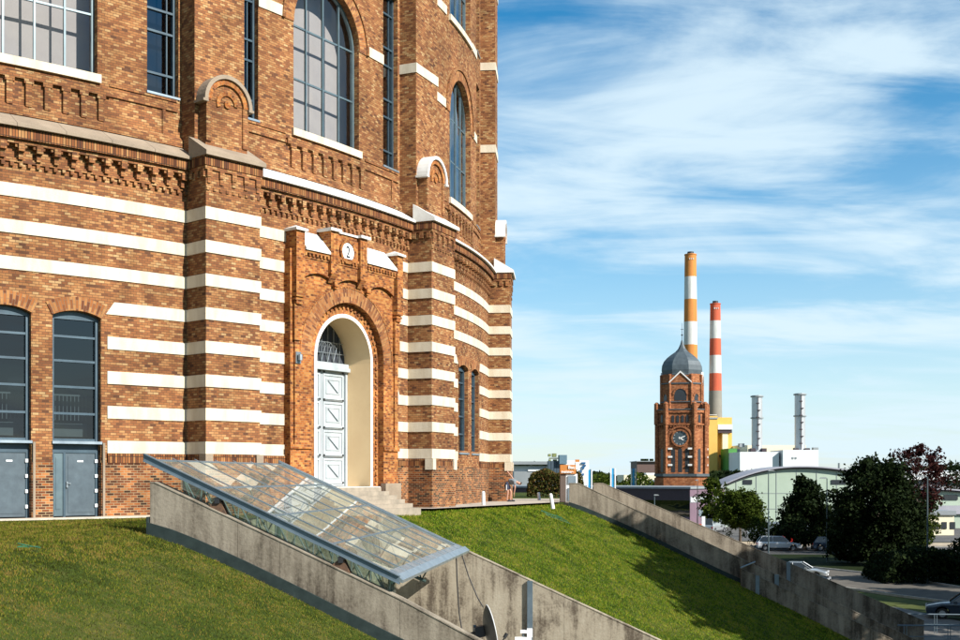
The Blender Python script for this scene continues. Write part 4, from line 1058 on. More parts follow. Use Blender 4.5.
# grass blades on the berm: one uncountable mass
def grass_blades(NAME,LABEL,REG,STOPS):
    rs=np.random.RandomState(3); out=[]
    def region(s0,s1,w0,w1,n,size):
        s=rs.uniform(s0,s1,n); w=rs.uniform(w0,w1,n)
        X=ES.x*s+EW.x*w; Yv=ES.y*s+EW.y*w
        px=480+1200*X/np.maximum(Yv,1)
        s0v=np.array([s0f(b) for b in w]); ok=(Yv>5)&(px>-40)&(px<1000)&~((w>44.5)&(s<s0v-.45))&((X-RC.x)**2+(Yv-RC.y)**2>37.2**2)
        s,w,X,Yv=s[ok],w[ok],X[ok],Yv[ok]
        z=np.array([tz(a,b) for a,b in zip(s,w)])
        d=rs.normal(size=(len(s),2)); d/=np.linalg.norm(d,axis=1)[:,None]
        hh=size*rs.uniform(.5,1.3,len(s)); ww=size*.22
        lean=rs.normal(size=(len(s),2))*.45*hh[:,None]
        a=np.stack([X-d[:,0]*ww,Yv-d[:,1]*ww,z-.01],1); b=np.stack([X+d[:,0]*ww,Yv+d[:,1]*ww,z-.01],1); c=np.stack([X+lean[:,0],Yv+lean[:,1],z+hh],1)
        out.append(np.stack([a,b,c],1))
    for q in REG: region(*q)
    V=np.concatenate(out).reshape(-1,3); n=len(V)//3
    me=bpy.data.meshes.new(NAME); me.vertices.add(3*n); me.vertices.foreach_set('co',V.ravel())
    me.loops.add(3*n); me.loops.foreach_set('vertex_index',np.arange(3*n,dtype=np.int32))
    me.polygons.add(n); me.polygons.foreach_set('loop_start',np.arange(0,3*n,3,dtype=np.int32)); me.polygons.foreach_set('loop_total',np.full(n,3,dtype=np.int32))
    me.update(); 
    m,t,b=newmat(NAME+'_blade'); b.inputs['Roughness'].default_value=.7; b.inputs['Specular IOR Level'].default_value=.2
    geo=N(t,'ShaderNodeNewGeometry'); tcn=N(t,'ShaderNodeTexCoord'); n1=N(t,'ShaderNodeTexNoise',i_Scale=.75,i_Detail=7.0,i_Roughness=.78,i_Distortion=.6); L(t,tcn.outputs['Object'],n1.inputs['Vector'])
    n3=N(t,'ShaderNodeTexNoise',i_Scale=2.6,i_Detail=4.0,i_Roughness=.7); L(t,tcn.outputs['Object'],n3.inputs['Vector'])
    v=M(t,'ADD',M(t,'ADD',M(t,'MULTIPLY',geo.outputs['Random Per Island'],.16),M(t,'MULTIPLY',n1.outputs[0],.50)),M(t,'MULTIPLY',n3.outputs[0],.40))
    v=M(t,'ADD',M(t,'MULTIPLY',M(t,'SUBTRACT',v,.53),2.3),.535)
    rp=N(t,'ShaderNodeValToRGB'); L(t,v,rp.inputs[0]); e=rp.color_ramp.elements
    e[0].position=.41; e[0].color=(*STOPS[0],1); e[1].position=.68; e[1].color=(*STOPS[3],1); q=e.new(.50); q.color=(*STOPS[1],1); q=e.new(.60); q.color=(*STOPS[2],1)
    L(t,rp.outputs[0],b.inputs['Base Color'])
    tl=N(t,'ShaderNodeBsdfTranslucent'); L(t,rp.outputs[0],tl.inputs[0]); mx=N(t,'ShaderNodeMixShader'); mx.inputs[0].default_value=.35
    o=[n_ for n_ in t.nodes if n_.type=='OUTPUT_MATERIAL'][0]; L(t,b.outputs[0],mx.inputs[1]); L(t,tl.outputs[0],mx.inputs[2]); L(t,mx.outputs[0],o.inputs[0])
    me.materials.append(m); ob=bpy.data.objects.new(NAME,me); COL.objects.link(ob)
    tag(ob,LABEL,'grass',kind='stuff')
grass_blades('grass','olive green grass with brown patches on the near left slope',[(-20,3.5,14,27.75,300000,.036),(-26,-11.7,27.75,38,60000,.05)],[(.030,.036,.003),(.098,.130,.006),(.19,.195,.012),(.23,.15,.035)])
grass_blades('lawn_grass','short vivid green grass on the slope between the concrete walls',[(-9.5,12,40.8,57.7,230000,.06)],[(.038,.075,.001),(.115,.205,.003),(.20,.27,.006),(.27,.24,.03)])
exec_marker=0
# ------------------------------------------------------------------ water tower with clock
TY=250.0
def zt_(y,Y=TY): return 1.3+(476-y)/1200*Y
LEAD=pmat('lead_roof',(.07,.09,.10),(.045,.06,.07),scale=.8,rough=.55,metal=.1)
tcx,tcy=(682-480)/1200*(TY+5),TY+5
tow=thing('clock_tower','red brick clock tower with blue grey lead dome','tower',(tcx,tcy,ZS))
TROT=R_(14)
def oct_pts(h,c,grow=0):
    h=h+grow; p=[(-h+c,-h),(h-c,-h),(h,-h+c),(h,h-c),(h-c,h),(-h+c,h),(-h,h-c),(-h,-h+c)]
    return p
def towmap(v):
    c,s_=math.cos(-TROT),math.sin(-TROT)
    return (tcx+v[0]*c-v[1]*s_, tcy+v[0]*s_+v[1]*c, v[2])
def tb(name,mat,fn,par=None): m=MB(); fn(m); return m.build(name,mat,par or tow,towmap)
H1,Ch=5.05,2.1
tb('base',BRT,lambda m:(m.prism_z(oct_pts(H1,Ch,.45),ZS-.3,.9),m.prism_z(oct_pts(H1,Ch,.2),.9,1.45)))
tb('ledge',LEAD,lambda m:m.prism_z(oct_pts(H1,Ch,.5),1.2,1.75))
tb('shaft',BRT,lambda m:m.prism_z(oct_pts(H1-.15,Ch),1.7,15.0))
tb('parapet',BRT,lambda m:(m.prism_z(oct_pts(H1,Ch,.15),11.9,12.2),m.prism_z(oct_pts(H1,Ch,.1),14.5,15.1)))
tb('ledge',LEAD,lambda m:m.prism_z(oct_pts(H1,Ch,.2),15.1,15.3))
H2_,Ch2=4.15,1.9
tb('upper_drum',BRT,lambda m:m.prism_z(oct_pts(H2_,Ch2),15.2,21.4))
tb('ledge',LEAD,lambda m:m.prism_z(oct_pts(H2_,Ch2,.2),16.75,16.95))
tb('ledge',LEAD,lambda m:m.prism_z(oct_pts(H2_,Ch2,.15),20.6,20.85))
# corner piers
def corners_(h,c): return oct_pts(h,c)
for (x,y) in oct_pts(H1,Ch):
    tb('corner_pier',BRT,lambda m:(m.cyl((x,y,1.7),(x,y,16.3),.42,.40,8),m.cyl((x,y,12.1),(x,y,16.4),.56,.54,8),m.cyl((x,y,16.4),(x,y,16.8),.62,.2,8)))
for (x,y) in oct_pts(H2_,Ch2):
    tb('corner_pier',BRT,lambda m:(m.cyl((x,y,15.2),(x,y,22.4),.30,.3,8),m.cyl((x,y,22.4),(x,y,22.6),.36,.2,8)))
def face_frames(h,c):
    out=[]; p=oct_pts(h,c)
    for i in range(8):
        a=Vector((*p[i],0)); b=Vector((*p[(i+1)%8],0)); t=(b-a).normalized(); n=Vector((t.y,-t.x,0)); out.append(((a+b)/2,t,n,(b-a).length))
    return out
def onface(fr,v): o,t,n,l=fr; q=o+t*v[0]-n*v[1]; return (q.x,q.y,v[2])
def tf(name,mat,fr,fn,par=None):
    m=MB(); fn(m); return m.build(name,mat,par or tow,lambda v:towmap(onface(fr,v)))
TW=pmat('tower_window_dark',(.03,.035,.04),rough=.2); TWH=pmat('tower_white_stone',(.72,.70,.66),rough=.8)
F1=face_frames(H1-.15,Ch); F2=face_frames(H2_,Ch2)
for i,fr in enumerate(F1):
    big=fr[3]>4
    xs=(-1.45,0,1.45) if big else (0,)
    w=.42 if big else .4
    for x in xs:
        tf('lancet_window',TW,fr,lambda m:m.prism_y([(x-w,2.1),(x+w,2.1),(x+w,6.5)]+[(x+w*math.cos(R_(q)),6.5+w*1.4*math.sin(R_(q))) for q in (30,60,90,120,150)]+[(x-w,6.5)],-.03,.05))
    ex=[-fr[3]/2+.75,fr[3]/2-.75] if big else []
    for x in ex:
        for z in (3.4,5.1,6.8): tf('white_quoin',TWH,fr,lambda m:m.box(x-.42,x+.42,-.45,.0,z,z+.38))
    if big:
        tf('clock_surround',BRT,fr,lambda m:(m.ring(0,9.2,1.5,1.85,0,360,-.35,.05,24),m.ring(0,9.2,2.2,2.6,0,180,-.28,.05,20),[m.box(s_*2.4-.2,s_*2.4+.2,-.28,.05,7.6,9.2) for s_ in (-1,1)]))
        ck_=tf('clock_face',pmat('clock_dark',(.05,.07,.08),rough=.4) if 'clock_dark' not in MT else MT['clock_dark'],fr,lambda m:m.ring(0,9.2,0,1.5,0,360,-.16,.02,28))
        def hand(m,ang,l,w_):
            a=R_(ang); d=(math.cos(a),math.sin(a)); p_=(-d[1],d[0])
            m.prism_y([(-d[0]*.3-p_[0]*w_,9.2-d[1]*.3-p_[1]*w_),(d[0]*l-p_[0]*w_*.5,9.2+d[1]*l-p_[1]*w_*.5),(d[0]*l+p_[0]*w_*.5,9.2+d[1]*l+p_[1]*w_*.5),(-d[0]*.3+p_[0]*w_,9.2-d[1]*.3+p_[1]*w_)],-.22,-.17)
        tf('clock_hands',TWH,fr,lambda m:(hand(m,22,1.25,.13),hand(m,-32,.85,.17)),ck_)
        tf('hour_marks',TWH,fr,lambda m:[m.ring(0,9.2,1.22,1.38,q-2.5,q+2.5,-.19,-.16,1) for q in range(0,360,30)],ck_)
        for k in range(4): x=-1.5+k; tf('arcade_window',TW,fr,lambda m:m.prism_y([(x-.28,12.5),(x+.28,12.5),(x+.28,13.7),(x+.14,13.95),(x-.14,13.95),(x-.28,13.7)],-.1,.05))
    else:
        tf('arcade_window',TW,fr,lambda m:m.prism_y([(-.28,12.5),(.28,12.5),(.28,13.9),(0,14.2),(-.28,13.9)],-.1,.05))
    n=int(fr[3]/.6)
    tf('corbel_row',BRT,fr,lambda m:[m.box(-fr[3]/2+.3+k*.6-.14,-fr[3]/2+.3+k*.6+.14,-.22,.0,11.45,11.9) for k in range(n)]+[m.box(-fr[3]/2+.3+k*.6-.12,-fr[3]/2+.3+k*.6+.12,-.62,-.1,.2,.75) for k in range(n)])
for fr in F2:
    big=fr[3]>3.4
    w=1.25 if big else .5; zb=17.1; zs=18.3 if big else 18.0
    op=tf('belfry_opening',TW,fr,lambda m:m.prism_y([(-w,zb),(w,zb)]+[(w*math.cos(R_(q)),zs+w*math.sin(R_(q))) for q in range(0,181,20)],-.04,.05))
    tf('opening_arch',BRT,fr,lambda m:m.ring(0,zs,w,w+.35,0,180,-.15,.02,16),op)
    if big:
        hw=fr[3]/2
        tf('gable',BRT,fr,lambda m:m.prism_y([(-hw,20.8),(hw,20.8),(0,23.0)],-.12,.4))
        tf('gable_coping',TWH,fr,lambda m:(m.prism_y([(-hw-.1,20.75),(-hw-.1,21.05),(0,23.3),(0,22.95)],-.3,.1),m.prism_y([(hw+.1,20.75),(0,22.95),(0,23.3),(hw+.1,21.05)],-.3,.1)))
m=MB(); m.lathe([(4.1,22.0),(4.35,22.7),(4.5,23.6),(4.4,24.6),(4.0,25.5),(3.3,26.3),(2.4,27.0),(1.5,27.6),(.85,28.3),(.42,29.2),(.2,30.0),(0,30.4)],n=8)
m.build('dome',LEAD,tow,lambda v:towmap((v[0]*math.cos(R_(22.5))-v[1]*math.sin(R_(22.5)),v[0]*math.sin(R_(22.5))+v[1]*math.cos(R_(22.5)),v[2])))
m=MB(); m.prism_z(oct_pts(4.0,1.7),21.3,22.7); m.build('dome_base',BRT,tow,towmap)
m=MB(); m.lathe([(4.35,22.45),(4.45,22.6),(4.35,22.75),(4.1,22.8)],n=8); m.build('dome_eaves',LEAD,tow,lambda v:towmap((v[0]*math.cos(R_(22.5))-v[1]*math.sin(R_(22.5)),v[0]*math.sin(R_(22.5))+v[1]*math.cos(R_(22.5)),v[2])))
m=MB(); m.cyl((0,0,30.2),(0,0,33.8),.07,.03,6); m.lathe([(0,31.0),(.25,31.25),(0,31.5)],n=8); m.box(-.3,.3,-.04,.04,32.4,32.5); m.build('spire',BLACK,tow,towmap)

# ------------------------------------------------------------------ power station
OR=pmat('chimney_orange',(.50,.19,.035),(.38,.14,.03),scale=.35,rough=.85,stretch=(1,1,.12),detail=8); RD=pmat('chimney_red',(.48,.09,.035),(.36,.065,.03),scale=.35,rough=.85,stretch=(1,1,.12),detail=8)
WC=pmat('chimney_white',(.55,.56,.54),(.38,.38,.36),scale=.35,rough=.85,stretch=(1,1,.12),detail=8); GC=pmat('chimney_concrete',(.20,.19,.16),(.16,.15,.13),scale=.05,rough=.9)
def chimney(label,xc,Y,rt,rb,bands,ybot=476+8.5/Y*1200,m0=None):
    root=thing('chimney',label,'chimney',((xc-480)/1200*Y,Y,ZS),group='striped power station chimneys')
    yt=bands[0][0]; zT=zt_(yt,Y); zB=ZS
    rad=lambda z: rb+(rt-rb)*(z-zB)/(zT-zB)
    for (ya,yb,mat) in bands:
        za,zb=zt_(ya,Y),zt_(yb,Y) if yb else zB
        m=MB(); m.cyl((root.location.x,Y,zb),(root.location.x,Y,za),rad(zb),rad(za),24,caps=False); m.build('painted_band',mat,root,smooth=True)
    m=MB(); m.cyl((root.location.x,Y,zT),(root.location.x,Y,zT+2.2),rt*.55,rt*.55,14); m.build('flue_tip',BLACK,root)
    m=MB()
    for dx in (-1.5,0,1.5): m.box(root.location.x+dx-.3,root.location.x+dx+.3,Y-rt-.3,Y-rt+.1,zT-5,zT-3.6)
    m.build('beacon',WC,root)
    m=MB(); m.cyl((root.location.x,Y,zT-.6),(root.location.x,Y,zT+.1),rt+.35,rt+.35,24); m.build('rim',bands[0][2],root)
chimney('tallest chimney with orange and white stripes behind the clock tower',690.5,1000,4.8,6.9,[(254.5,277,OR),(277,299.5,WC),(299.5,322,OR),(322,345,WC),(345,366.6,OR),(366.6,389,WC),(389,None,GC)])
chimney('shorter chimney with red and white stripes above the yellow block',715.3,1000,4.2,6.4,[(303.7,321,RD),(321,338.8,WC),(338.8,355.5,RD),(355.5,373.5,WC),(373.5,391,RD),(391,None,GC)])
YEL=pmat('cladding_yellow',(.60,.37,.08),(.53,.32,.06),scale=.05,rough=.6); YEP=pmat('cladding_pale_yellow',(.66,.60,.42),(.6,.54,.38),scale=.05,rough=.7)
GRN=pmat('cladding_green',(.05,.22,.04),(.04,.18,.03),scale=.05,rough=.6); CLW=pmat('cladding_white',(.62,.64,.65),(.55,.57,.58),scale=.05,rough=.6)
CLG=pmat('cladding_grey',(.22,.24,.25),(.17,.19,.2),scale=.1,rough=.6); PUR=pmat('cladding_purple_dark',(.035,.02,.028),(.025,.015,.02),rough=.6)
def block(par,name,mat,x0,x1,yt,yb,Y,d):
    X0,X1=(x0-480)/1200*Y,(x1-480)/1200*Y; m=MB(); m.box(X0,X1,Y,Y+d,zt_(yb,Y) if yb else ZS,zt_(yt,Y)); return m.build(name,mat,par)
ps=thing('power_station_block','tall yellow power station block beside the clock tower','building',((719-480)/1200*960,960,ZS))
block(ps,'tower_block',YEL,704,717.5,416,None,960,30); block(ps,'rear_block',YEL,716,732,417.5,None,972,34)
block(ps,'white_shaft',YEP,722.5,728,429,None,966,6); block(ps,'shaft_head',CLW,718,732.5,424.5,429.5,964,14); block(ps,'dark_band',PUR,718.3,732,429.6,433,965,12)
block(ps,'roof_edge',CLG,703.8,717.8,417.5,419,959.4,1); block(ps,'window_strip',PUR,719,722,455,457,971,1.5); block(ps,'rail',CLW,705,717,414.6,415,962,1)
ps=thing('green_block','dark green clad block between yellow and white blocks','building',((734-480)/1200*940,940,ZS)); block(ps,'wall',GRN,728.5,737,448.5,None,940,30); block(ps,'side_wall',CLG,737,740,449,None,944,24)
ps=thing('turbine_hall','wide white industrial hall with flat stepped roof','building',((780-480)/1200*900,900,ZS))
block(ps,'wall',CLW,740,779,452,None,900,40); block(ps,'wall',CLW,783,818.5,450,None,895,40); block(ps,'rear_wall',YEP,740,806,445.2,None,945,40); block(ps,'dark_gap',CLG,778,783.5,453,None,905,20)
for x,y in ((742,444),(752,449.3),(763,449),(797,448.2),(807,448.5),(816,448)): block(ps,'roof_unit',CLG,x-2.5,x+2.5,y-.5,y+3,918,5)
for x,y in ((793,458),(796,458)): block(ps,'louvre',CLG,x-.8,x+.8,y-1,y+1,894.6,1)
for k in range(3): block(ps,'vent_opening',PUR,779.3,781.3,456+k*5,458.5+k*5,904.5,1)
for xc,lab in ((757,'left one of the two steel stacks on the white hall'),(800,'right one of the two steel stacks on the white hall')):
    Y=915; root=thing('steel_stack',lab,'chimney',((xc-480)/1200*Y,Y,zt_(452,Y)),group='twin steel stacks'); X=root.location.x
    yt=395.5 if xc==757 else 393.5
    m=MB(); m.cyl((X,Y,zt_(456,Y)),(X,Y,zt_(yt,Y)),4.0,4.0,24); m.build('shaft',pmat('stack_steel',(.50,.51,.52),(.42,.43,.44),scale=.05,rough=.35,metal=.5) if 'stack_steel' not in MT else MT['stack_steel'],root,smooth=True)
    for y in (yt+1,yt+22.5): m=MB(); m.cyl((X,Y,zt_(y+.7,Y)),(X,Y,zt_(y-.5,Y)),4.9,4.9,24); m.build('gallery',CLG,root)
    for k in range(7):
        y=yt+8+k*7; m=MB(); m.box(X-1.6+(k%2)*.8,X+.6+(k%2)*.8,Y-5.2,Y-3.4,zt_(y+.5,Y),zt_(y-.4,Y)); m.build('platform',PUR,root)
    m=MB(); m.box(X-.5,X-.1,Y-4.6,Y-4.1,zt_(450,Y),zt_(yt,Y)); m.build('ladder',PUR,root)
    m=MB(); m.box(X-6,X-2.5,Y-6,Y-2,zt_(453,Y),zt_(448.5,Y)); m.box(X+2.5,X+6,Y-6,Y-2,zt_(453,Y),zt_(448.5,Y)); m.build('base_box',PUR,root)

# ------------------------------------------------------------------ purple building
PK=pmat('cladding_mauve',(.15,.095,.125),(.12,.075,.10),scale=.5,rough=.6)
pbld=thing('purple_building','low purple building with dark glass front below the clock tower','building',(33.2,190,ZS))
A_=Vector((33.2,190)); dl=Vector((-.80,.60)); drt=Vector((.6,.8))
def pmap(v): q=A_+dl*v[0]+drt*v[1]; return (q.x,q.y,v[2])
m=MB(); m.box(0,62,.5,20,ZS-.2,-.85); m.build('core',PUR,pbld,pmap)
m=MB(); m.box(0,62,.02,.5,-2.6,-.75); m.build('upper_cladding',PUR,pbld,pmap)
m=MB(); m.box(.0,62,.35,.45,-5.3,-2.6); m.build('glass_front',GLASSD,pbld,pmap)
m=MB(); m.box(0,62,.02,.5,ZS,-5.3); m.build('lower_cladding',PK,pbld,pmap)
m=MB(); m.box(-.05,-.01,.0,20,ZS,-.75); o=m.build('side_cladding',PK,pbld,pmap)
m=MB(); m.box(-.3,62.3,-.3,20.3,-.75,-.45); m.build('roof_edge',CLG,pbld,pmap)
m=MB(); m.box(-.09,-.05,.0,20,-2.95,-2.0); m.build('window_strip',CLG,pbld,pmap)
m=MB(); m.box(-.09,-.05,3.0,20,-5.2,-4.1); 
for k in range(20): m.box(-.13,-.09,3.2+k*.8,3.3+k*.8,-5.2,-4.1)
m.build('louvre_strip',ZINC,pbld,pmap)
q0=pmap((-.12,.4,-2.45)); m=MB()
for k,(a,b) in enumerate(((.2,.9),(1.0,1.7),(2.2,2.9),(3.0,3.7))):
    m.box(-.14,-.1,a,b,-2.85,-2.62); m.box(-.14,-.1,a,a+.2,-2.85,-2.1); m.box(-.14,-.1,a,b,-2.3,-2.1); m.box(-.14,-.1,b-.2,b,-2.6,-2.1)
m.build('sign_letters',WHITE,pbld,pmap)

# ------------------------------------------------------------------ pale green halls
PG=pmat('cladding_pale_green',(.31,.38,.30),(.275,.34,.265),scale=.3,rough=.6); GRYL=pmat('cladding_lilac_grey',(.28,.28,.31),(.23,.23,.26),scale=.4,rough=.6)
def hall(label,x0,x1,Y,zend0,zend1,zap,xap,d,n=24):
    X0,X1,XA=[(x-480)/1200*Y for x in (x0,x1,xap)]
    root=thing('arched_hall',label,'building',((X0+X1)/2,Y,ZS))
    def arc(X):
        if X<XA: t=(XA-X)/(XA-X0); return zap-(zap-zend0)*t**2.2
        t=(X-XA)/(X1-XA); return zap-(zap-zend1)*t*t
    xs=[X0+(X1-X0)*i/n for i in range(n+1)]
    m=MB(); m.prism_y([(X0,ZS),(X1,ZS)]+[(x,arc(x)) for x in xs[::-1]],Y,Y+d); m.build('wall',PG,root)
    m=MB()
    for a,b in zip(xs[:-1],xs[1:]): m.prism_y([(a,arc(a)+.0),(b,arc(b)+.0),(b,arc(b)+.22),(a,arc(a)+.22)],Y-.8,Y+d+.3)
    m.build('roof',GRYL,root)
    m=MB()
    for a,b in zip(xs[:-1],xs[1:]): m.prism_y([(a,arc(a)-.22),(b,arc(b)-.22),(b,arc(b)-.003),(a,arc(a)-.003)],Y-.5,Y-.0)
    m.build('roof_fascia',PUR,root)
    return root,X0,X1,arc
r_,X0,X1,arc=hall('pale green hall with wide arched roof behind the trees',716,897,200,-.9,-.1,2.75,801,10)
for k in range(1,9):
    X=X0+(X1-X0)*k/9; m=MB(); m.box(X-.04,X+.04,199.94,199.98,ZS,arc(X)-.4); m.build('panel_joint',CLG,r_)
for z in (-1.6,-4.2): m=MB(); m.box(X0+.5,X1-.5,199.95,199.99,z-.03,z+.03); m.build('panel_joint',CLG,r_)
for a,b in ((743,752),(831,846)): q=P(a,480,200);q2=P(b,484,200); m=MB(); m.box(q.x,q2.x,199.88,199.93,-.1,.65); m.build('window',TW,r_)
r2,X0b,X1b,arcb=hall('smaller pale green hall with arched roof at the right edge',925,1020,195,-1.8,-3.2,-.9,930,40)
q=P(944,498,195); m=MB(); m.box(q.x,q.x+2.2,194.85,194.95,-2.6,-1.8); m.build('window',TW,r2)
m=MB(); m.box(X0b,X1b,194.5,194.9,-4.9,-3.5); m.build('grey_band',GRYL,r2)
gb=thing('warehouse','large grey warehouse with white roof edge behind the copper tree','building',(95,260,ZS))
m=MB(); m.box(91,140,260,300,ZS,.6); m.build('wall',GRYL,gb); m=MB(); m.prism_y([(90,.6),(141,-.6),(141,1.9),(108,2.6),(90,1.9)],259,301); m.build('roof',CLW,gb)
for k in range(8): m=MB(); m.box(92+k*4,92.1+k*4,259.9,259.98,ZS,.5); m.build('panel_joint',CLG,gb)
cb=thing('cream_building','small cream building with flat roof near the right lamp post','building',(66,170,ZS))
q0=P(918,525,172);q1=P(954,513,172); m=MB(); m.box(q0.x,q1.x,172,180,ZS,-4.3); m.build('wall',YEP,cb); m=MB(); m.box(q0.x-.2,q1.x+.2,171.7,180.2,-4.3,-3.7); m.build('roof',CLG,cb)
for k in range(4): m=MB(); m.box(q0.x+1+k*1.2,q0.x+1.7+k*1.2,171.9,171.98,-6.3,-5.3); m.build('window',TW,cb)

# ------------------------------------------------------------------ far buildings at left of the tower
gb=thing('grey_office_building','long grey flat building beyond the hedge','building',(17,330,ZS))
block(gb,'wall',CLW,500,556,466,None,330,20); block(gb,'roof_slab',CLG,498,568,461.5,464.5,328,26); block(gb,'dark_storey',CLG,514,556,471.5,None,329.5,.4); block(gb,'light_band',CLW,528,556,468.5,471.3,329.3,.2)
db=thing('silo_building','dark blue silo block carrying green and yellow plant','building',(22,300,ZS))
for k in range(4): block(db,'silo',pmat('silo_blue',(.05,.075,.10),(.035,.055,.075),rough=.5) if 'silo_blue' not in MT else MT['silo_blue'],548.5+k*2.8,550.9+k*2.8,461,None,300,6)
for a,b,c,d in ((548.5,551,454,456.5),(552.5,556.5,453.5,457),(549.5,558,457.8,458.8),(549,551,459.4,461.6),(553.5,557,459.4,461.4)): block(db,'plant',pmat('plant_olive',(.24,.27,.08),(.03,.04,.03),scale=1.2,rough=.7) if 'plant_olive' not in MT else MT['plant_olive'],a,b,c,d,301,3)
block(db,'blue_box',pmat('box_blue',(.10,.17,.22),rough=.5),559.5,567,455,464,299,6)
wb=thing('white_factory','white factory building with blue marks beside the pillar','building',(26,320,ZS))
block(wb,'wall',CLW,566,589,460.5,None,320,25); block(wb,'wall',CLW,566,575,462,None,318,2); block(wb,'orange_sign',OR,575.2,579.5,459.6,462,319,.3)
for a,b,c,d in ((581.5,585.5,462.3,464),(582,584.4,466.2,469),(583.8,586,464.8,466.3),(580,582,470,473),(582,584,473.5,475.5)): block(wb,'blue_mark',pmat('mark_blue',(.01,.08,.2),rough=.5) if 'mark_blue' not in MT else MT['mark_blue'],a,b,c,d,319.6,.3)
pbx(ip,'orange_sign',OR,560.3,576,464.9,474,60.42,.5)
q=P(571.6,467.4,60.38); text_mesh('sign_word','Bau',.24,WHITE,q,(1,0,0),(0,0,1),ip,.004,bold=.004)
q=P(567.6,471.8,60.38); text_mesh('sign_word','meister-',.19,WHITE,q,(1,0,0),(0,0,1),ip,.004,bold=.004)
BLU=pmat('banner_blue',(.02,.26,.50),(.02,.23,.45),rough=.5)
for x,y,Y,lab in ((589.5,470,150,'left blue and white banner pylon above the wall head'),(613,468.3,145,'middle blue and white banner pylon against the sky'),(633.5,468.5,260,'far blue and white banner pylon beside the brown building')):
    q=P(x,y,Y); b=thing('banner_pylon',lab,'pylon',(q.x,Y,ZS),group='blue and white pylons')
    w=.26*(Y/145)
    for s_ in (-1,1): m=MB(); m.box(q.x+s_*w-.07,q.x+s_*w+.07,Y-.15,Y+.15,ZS,q.z); m.build('post',WHITE,b)
    m=MB(); m.box(q.x-w*.55,q.x+w*.45,Y-.05,Y+.05,ZS+2.5,q.z); m.build('banner',BLU,b)
bb=thing('brown_building','dark brown flat roofed building left of the clock tower','building',((648-480)/1200*480,480,ZS)); block(bb,'wall',pmat('cladding_brown',(.10,.06,.05),rough=.7),637,662,461.5,None,480,20); block(bb,'roof_edge',CLG,636.5,662,461,461.8,479,22)
for x in (643,647,652): block(bb,'roof_plant',LDARK,x-1.5,x+1.5,458.8,461.2,484,3)
cbb=thing('cream_office','cream low office with square windows left of the clock tower','building',((640-480)/1200*360,360,ZS)); block(cbb,'wall',YEP,624,660,475,None,360,18); block(cbb,'upper_storey',CLW,646,660,473,475.2,362,12)
for k in range(3): block(cbb,'window',TW,629.5+k*4.8,632+k*4.8,480,484.5,359.6,.3)
block(cbb,'glass_bay',ZINC,650,657,480,487,359.4,.3)
# far wood on the horizon
rs=np.random.RandomState(77)
n=14000; Xw=rs.uniform(20,900,n); Yw=rs.uniform(700,760,n); hh=(9.5+3.5*np.sin(Xw*.05)+2.5*np.sin(Xw*.021+1))*rs.uniform(0,1,n)**.5+ZS
o=leaves_obj('far_wood',np.stack([Xw,Yw,hh],1),5.0,LDARK,None,5); tag(o,'dark strip of far woodland along the horizon','woodland',kind='stuff')
n=5000; Xw=rs.uniform(28,62,n); Yw=rs.uniform(330,345,n); hh=(8.0+1.6*np.sin(Xw*.6))*rs.uniform(0,1,n)**.5+ZS
o=leaves_obj('far_shrubs',np.stack([Xw,Yw,hh],1),.9,LGREEN,None,6); tag(o,'strip of distant shrubs beside the banner pylons','shrubs',kind='stuff')
mt=thing('lattice_mast','thin dark mast on the horizon right of the pale green hall','mast',((839-480)/1200*600,600,ZS)); m=MB(); X=mt.location.x; m.cyl((X,600,ZS),(X,600,zt_(463,600)),.8,.5,6); m.build('pole',CLG,mt); m=MB(); m.box(X-4,X+4,599.8,600.2,zt_(469,600),zt_(468.4,600)); m.build('crossarm',CLG,mt)

# ------------------------------------------------------------------ street lamps
LAMPM=pmat('lamp_post_dark',(.05,.08,.09),(.04,.06,.07),rough=.6)
def lamp(label,x,yt,Y,arm=1,head=.5,h=None,mat=None):
    X=(x-480)/1200*Y; zT=zt_(yt,Y); r=thing('street_lamp',label,'street lamp',(X,Y,ZS),group='slender street lamps')
    m=MB(); m.cyl((X,Y,ZS),(X,Y,zT),.085,.05,8); m.build('pole',mat or LAMPM,r)
    m=MB(); m.cyl((X,Y,zT-.04),(X-arm,Y,zT+.05),.04,.03,6); m.build('arm',mat or LAMPM,r)
    m=MB(); m.prism_y([(X-arm-head,zT+.0),(X-arm+.05,zT-.03),(X-arm+.05,zT+.12),(X-arm-head*.7,zT+.1)] if arm>0 else [(X-arm-.05,zT-.03),(X-arm+head,zT+.0),(X-arm+head*.7,zT+.1),(X-arm-.05,zT+.12)],Y-.14,Y+.14); m.build('lamp_head',CLG,r)
lamp('tall lamp post between the round tree and the broad tree',768.5,471,132,-.0001,.7)
lamp('lamp post in front of the right end of the green hall',827,478.5,118,.15,.6)
lamp('lamp post standing in front of the dark trees at right',927.5,477,95,.35,.5)
lamp('dark lamp post before the corner of the purple building',697.5,480.5,150,.0001,.3,mat=BLACK)
lamp('short lamp post above the rear concrete wall',654.5,495.5,130,-.0001,.5)
sp=thing('sign_pillar','small white sign pillar with a red mark at the rear wall','sign',((703.5-480)/1200*120,120,ZS)); X=sp.location.x
m=MB(); m.box(X-.17,X+.17,120,120.15,ZS,zt_(516.5,120)); m.build('panel',CLW,sp); m=MB(); m.box(X-.45,X-.17,120,120.1,zt_(525.5,120),zt_(524,120)); m.build('red_mark',RD,sp); m=MB(); m.box(X-.03,X+.06,119.95,120,zt_(529,120),zt_(527.5,120)); m.build('blue_mark',BLU,sp)
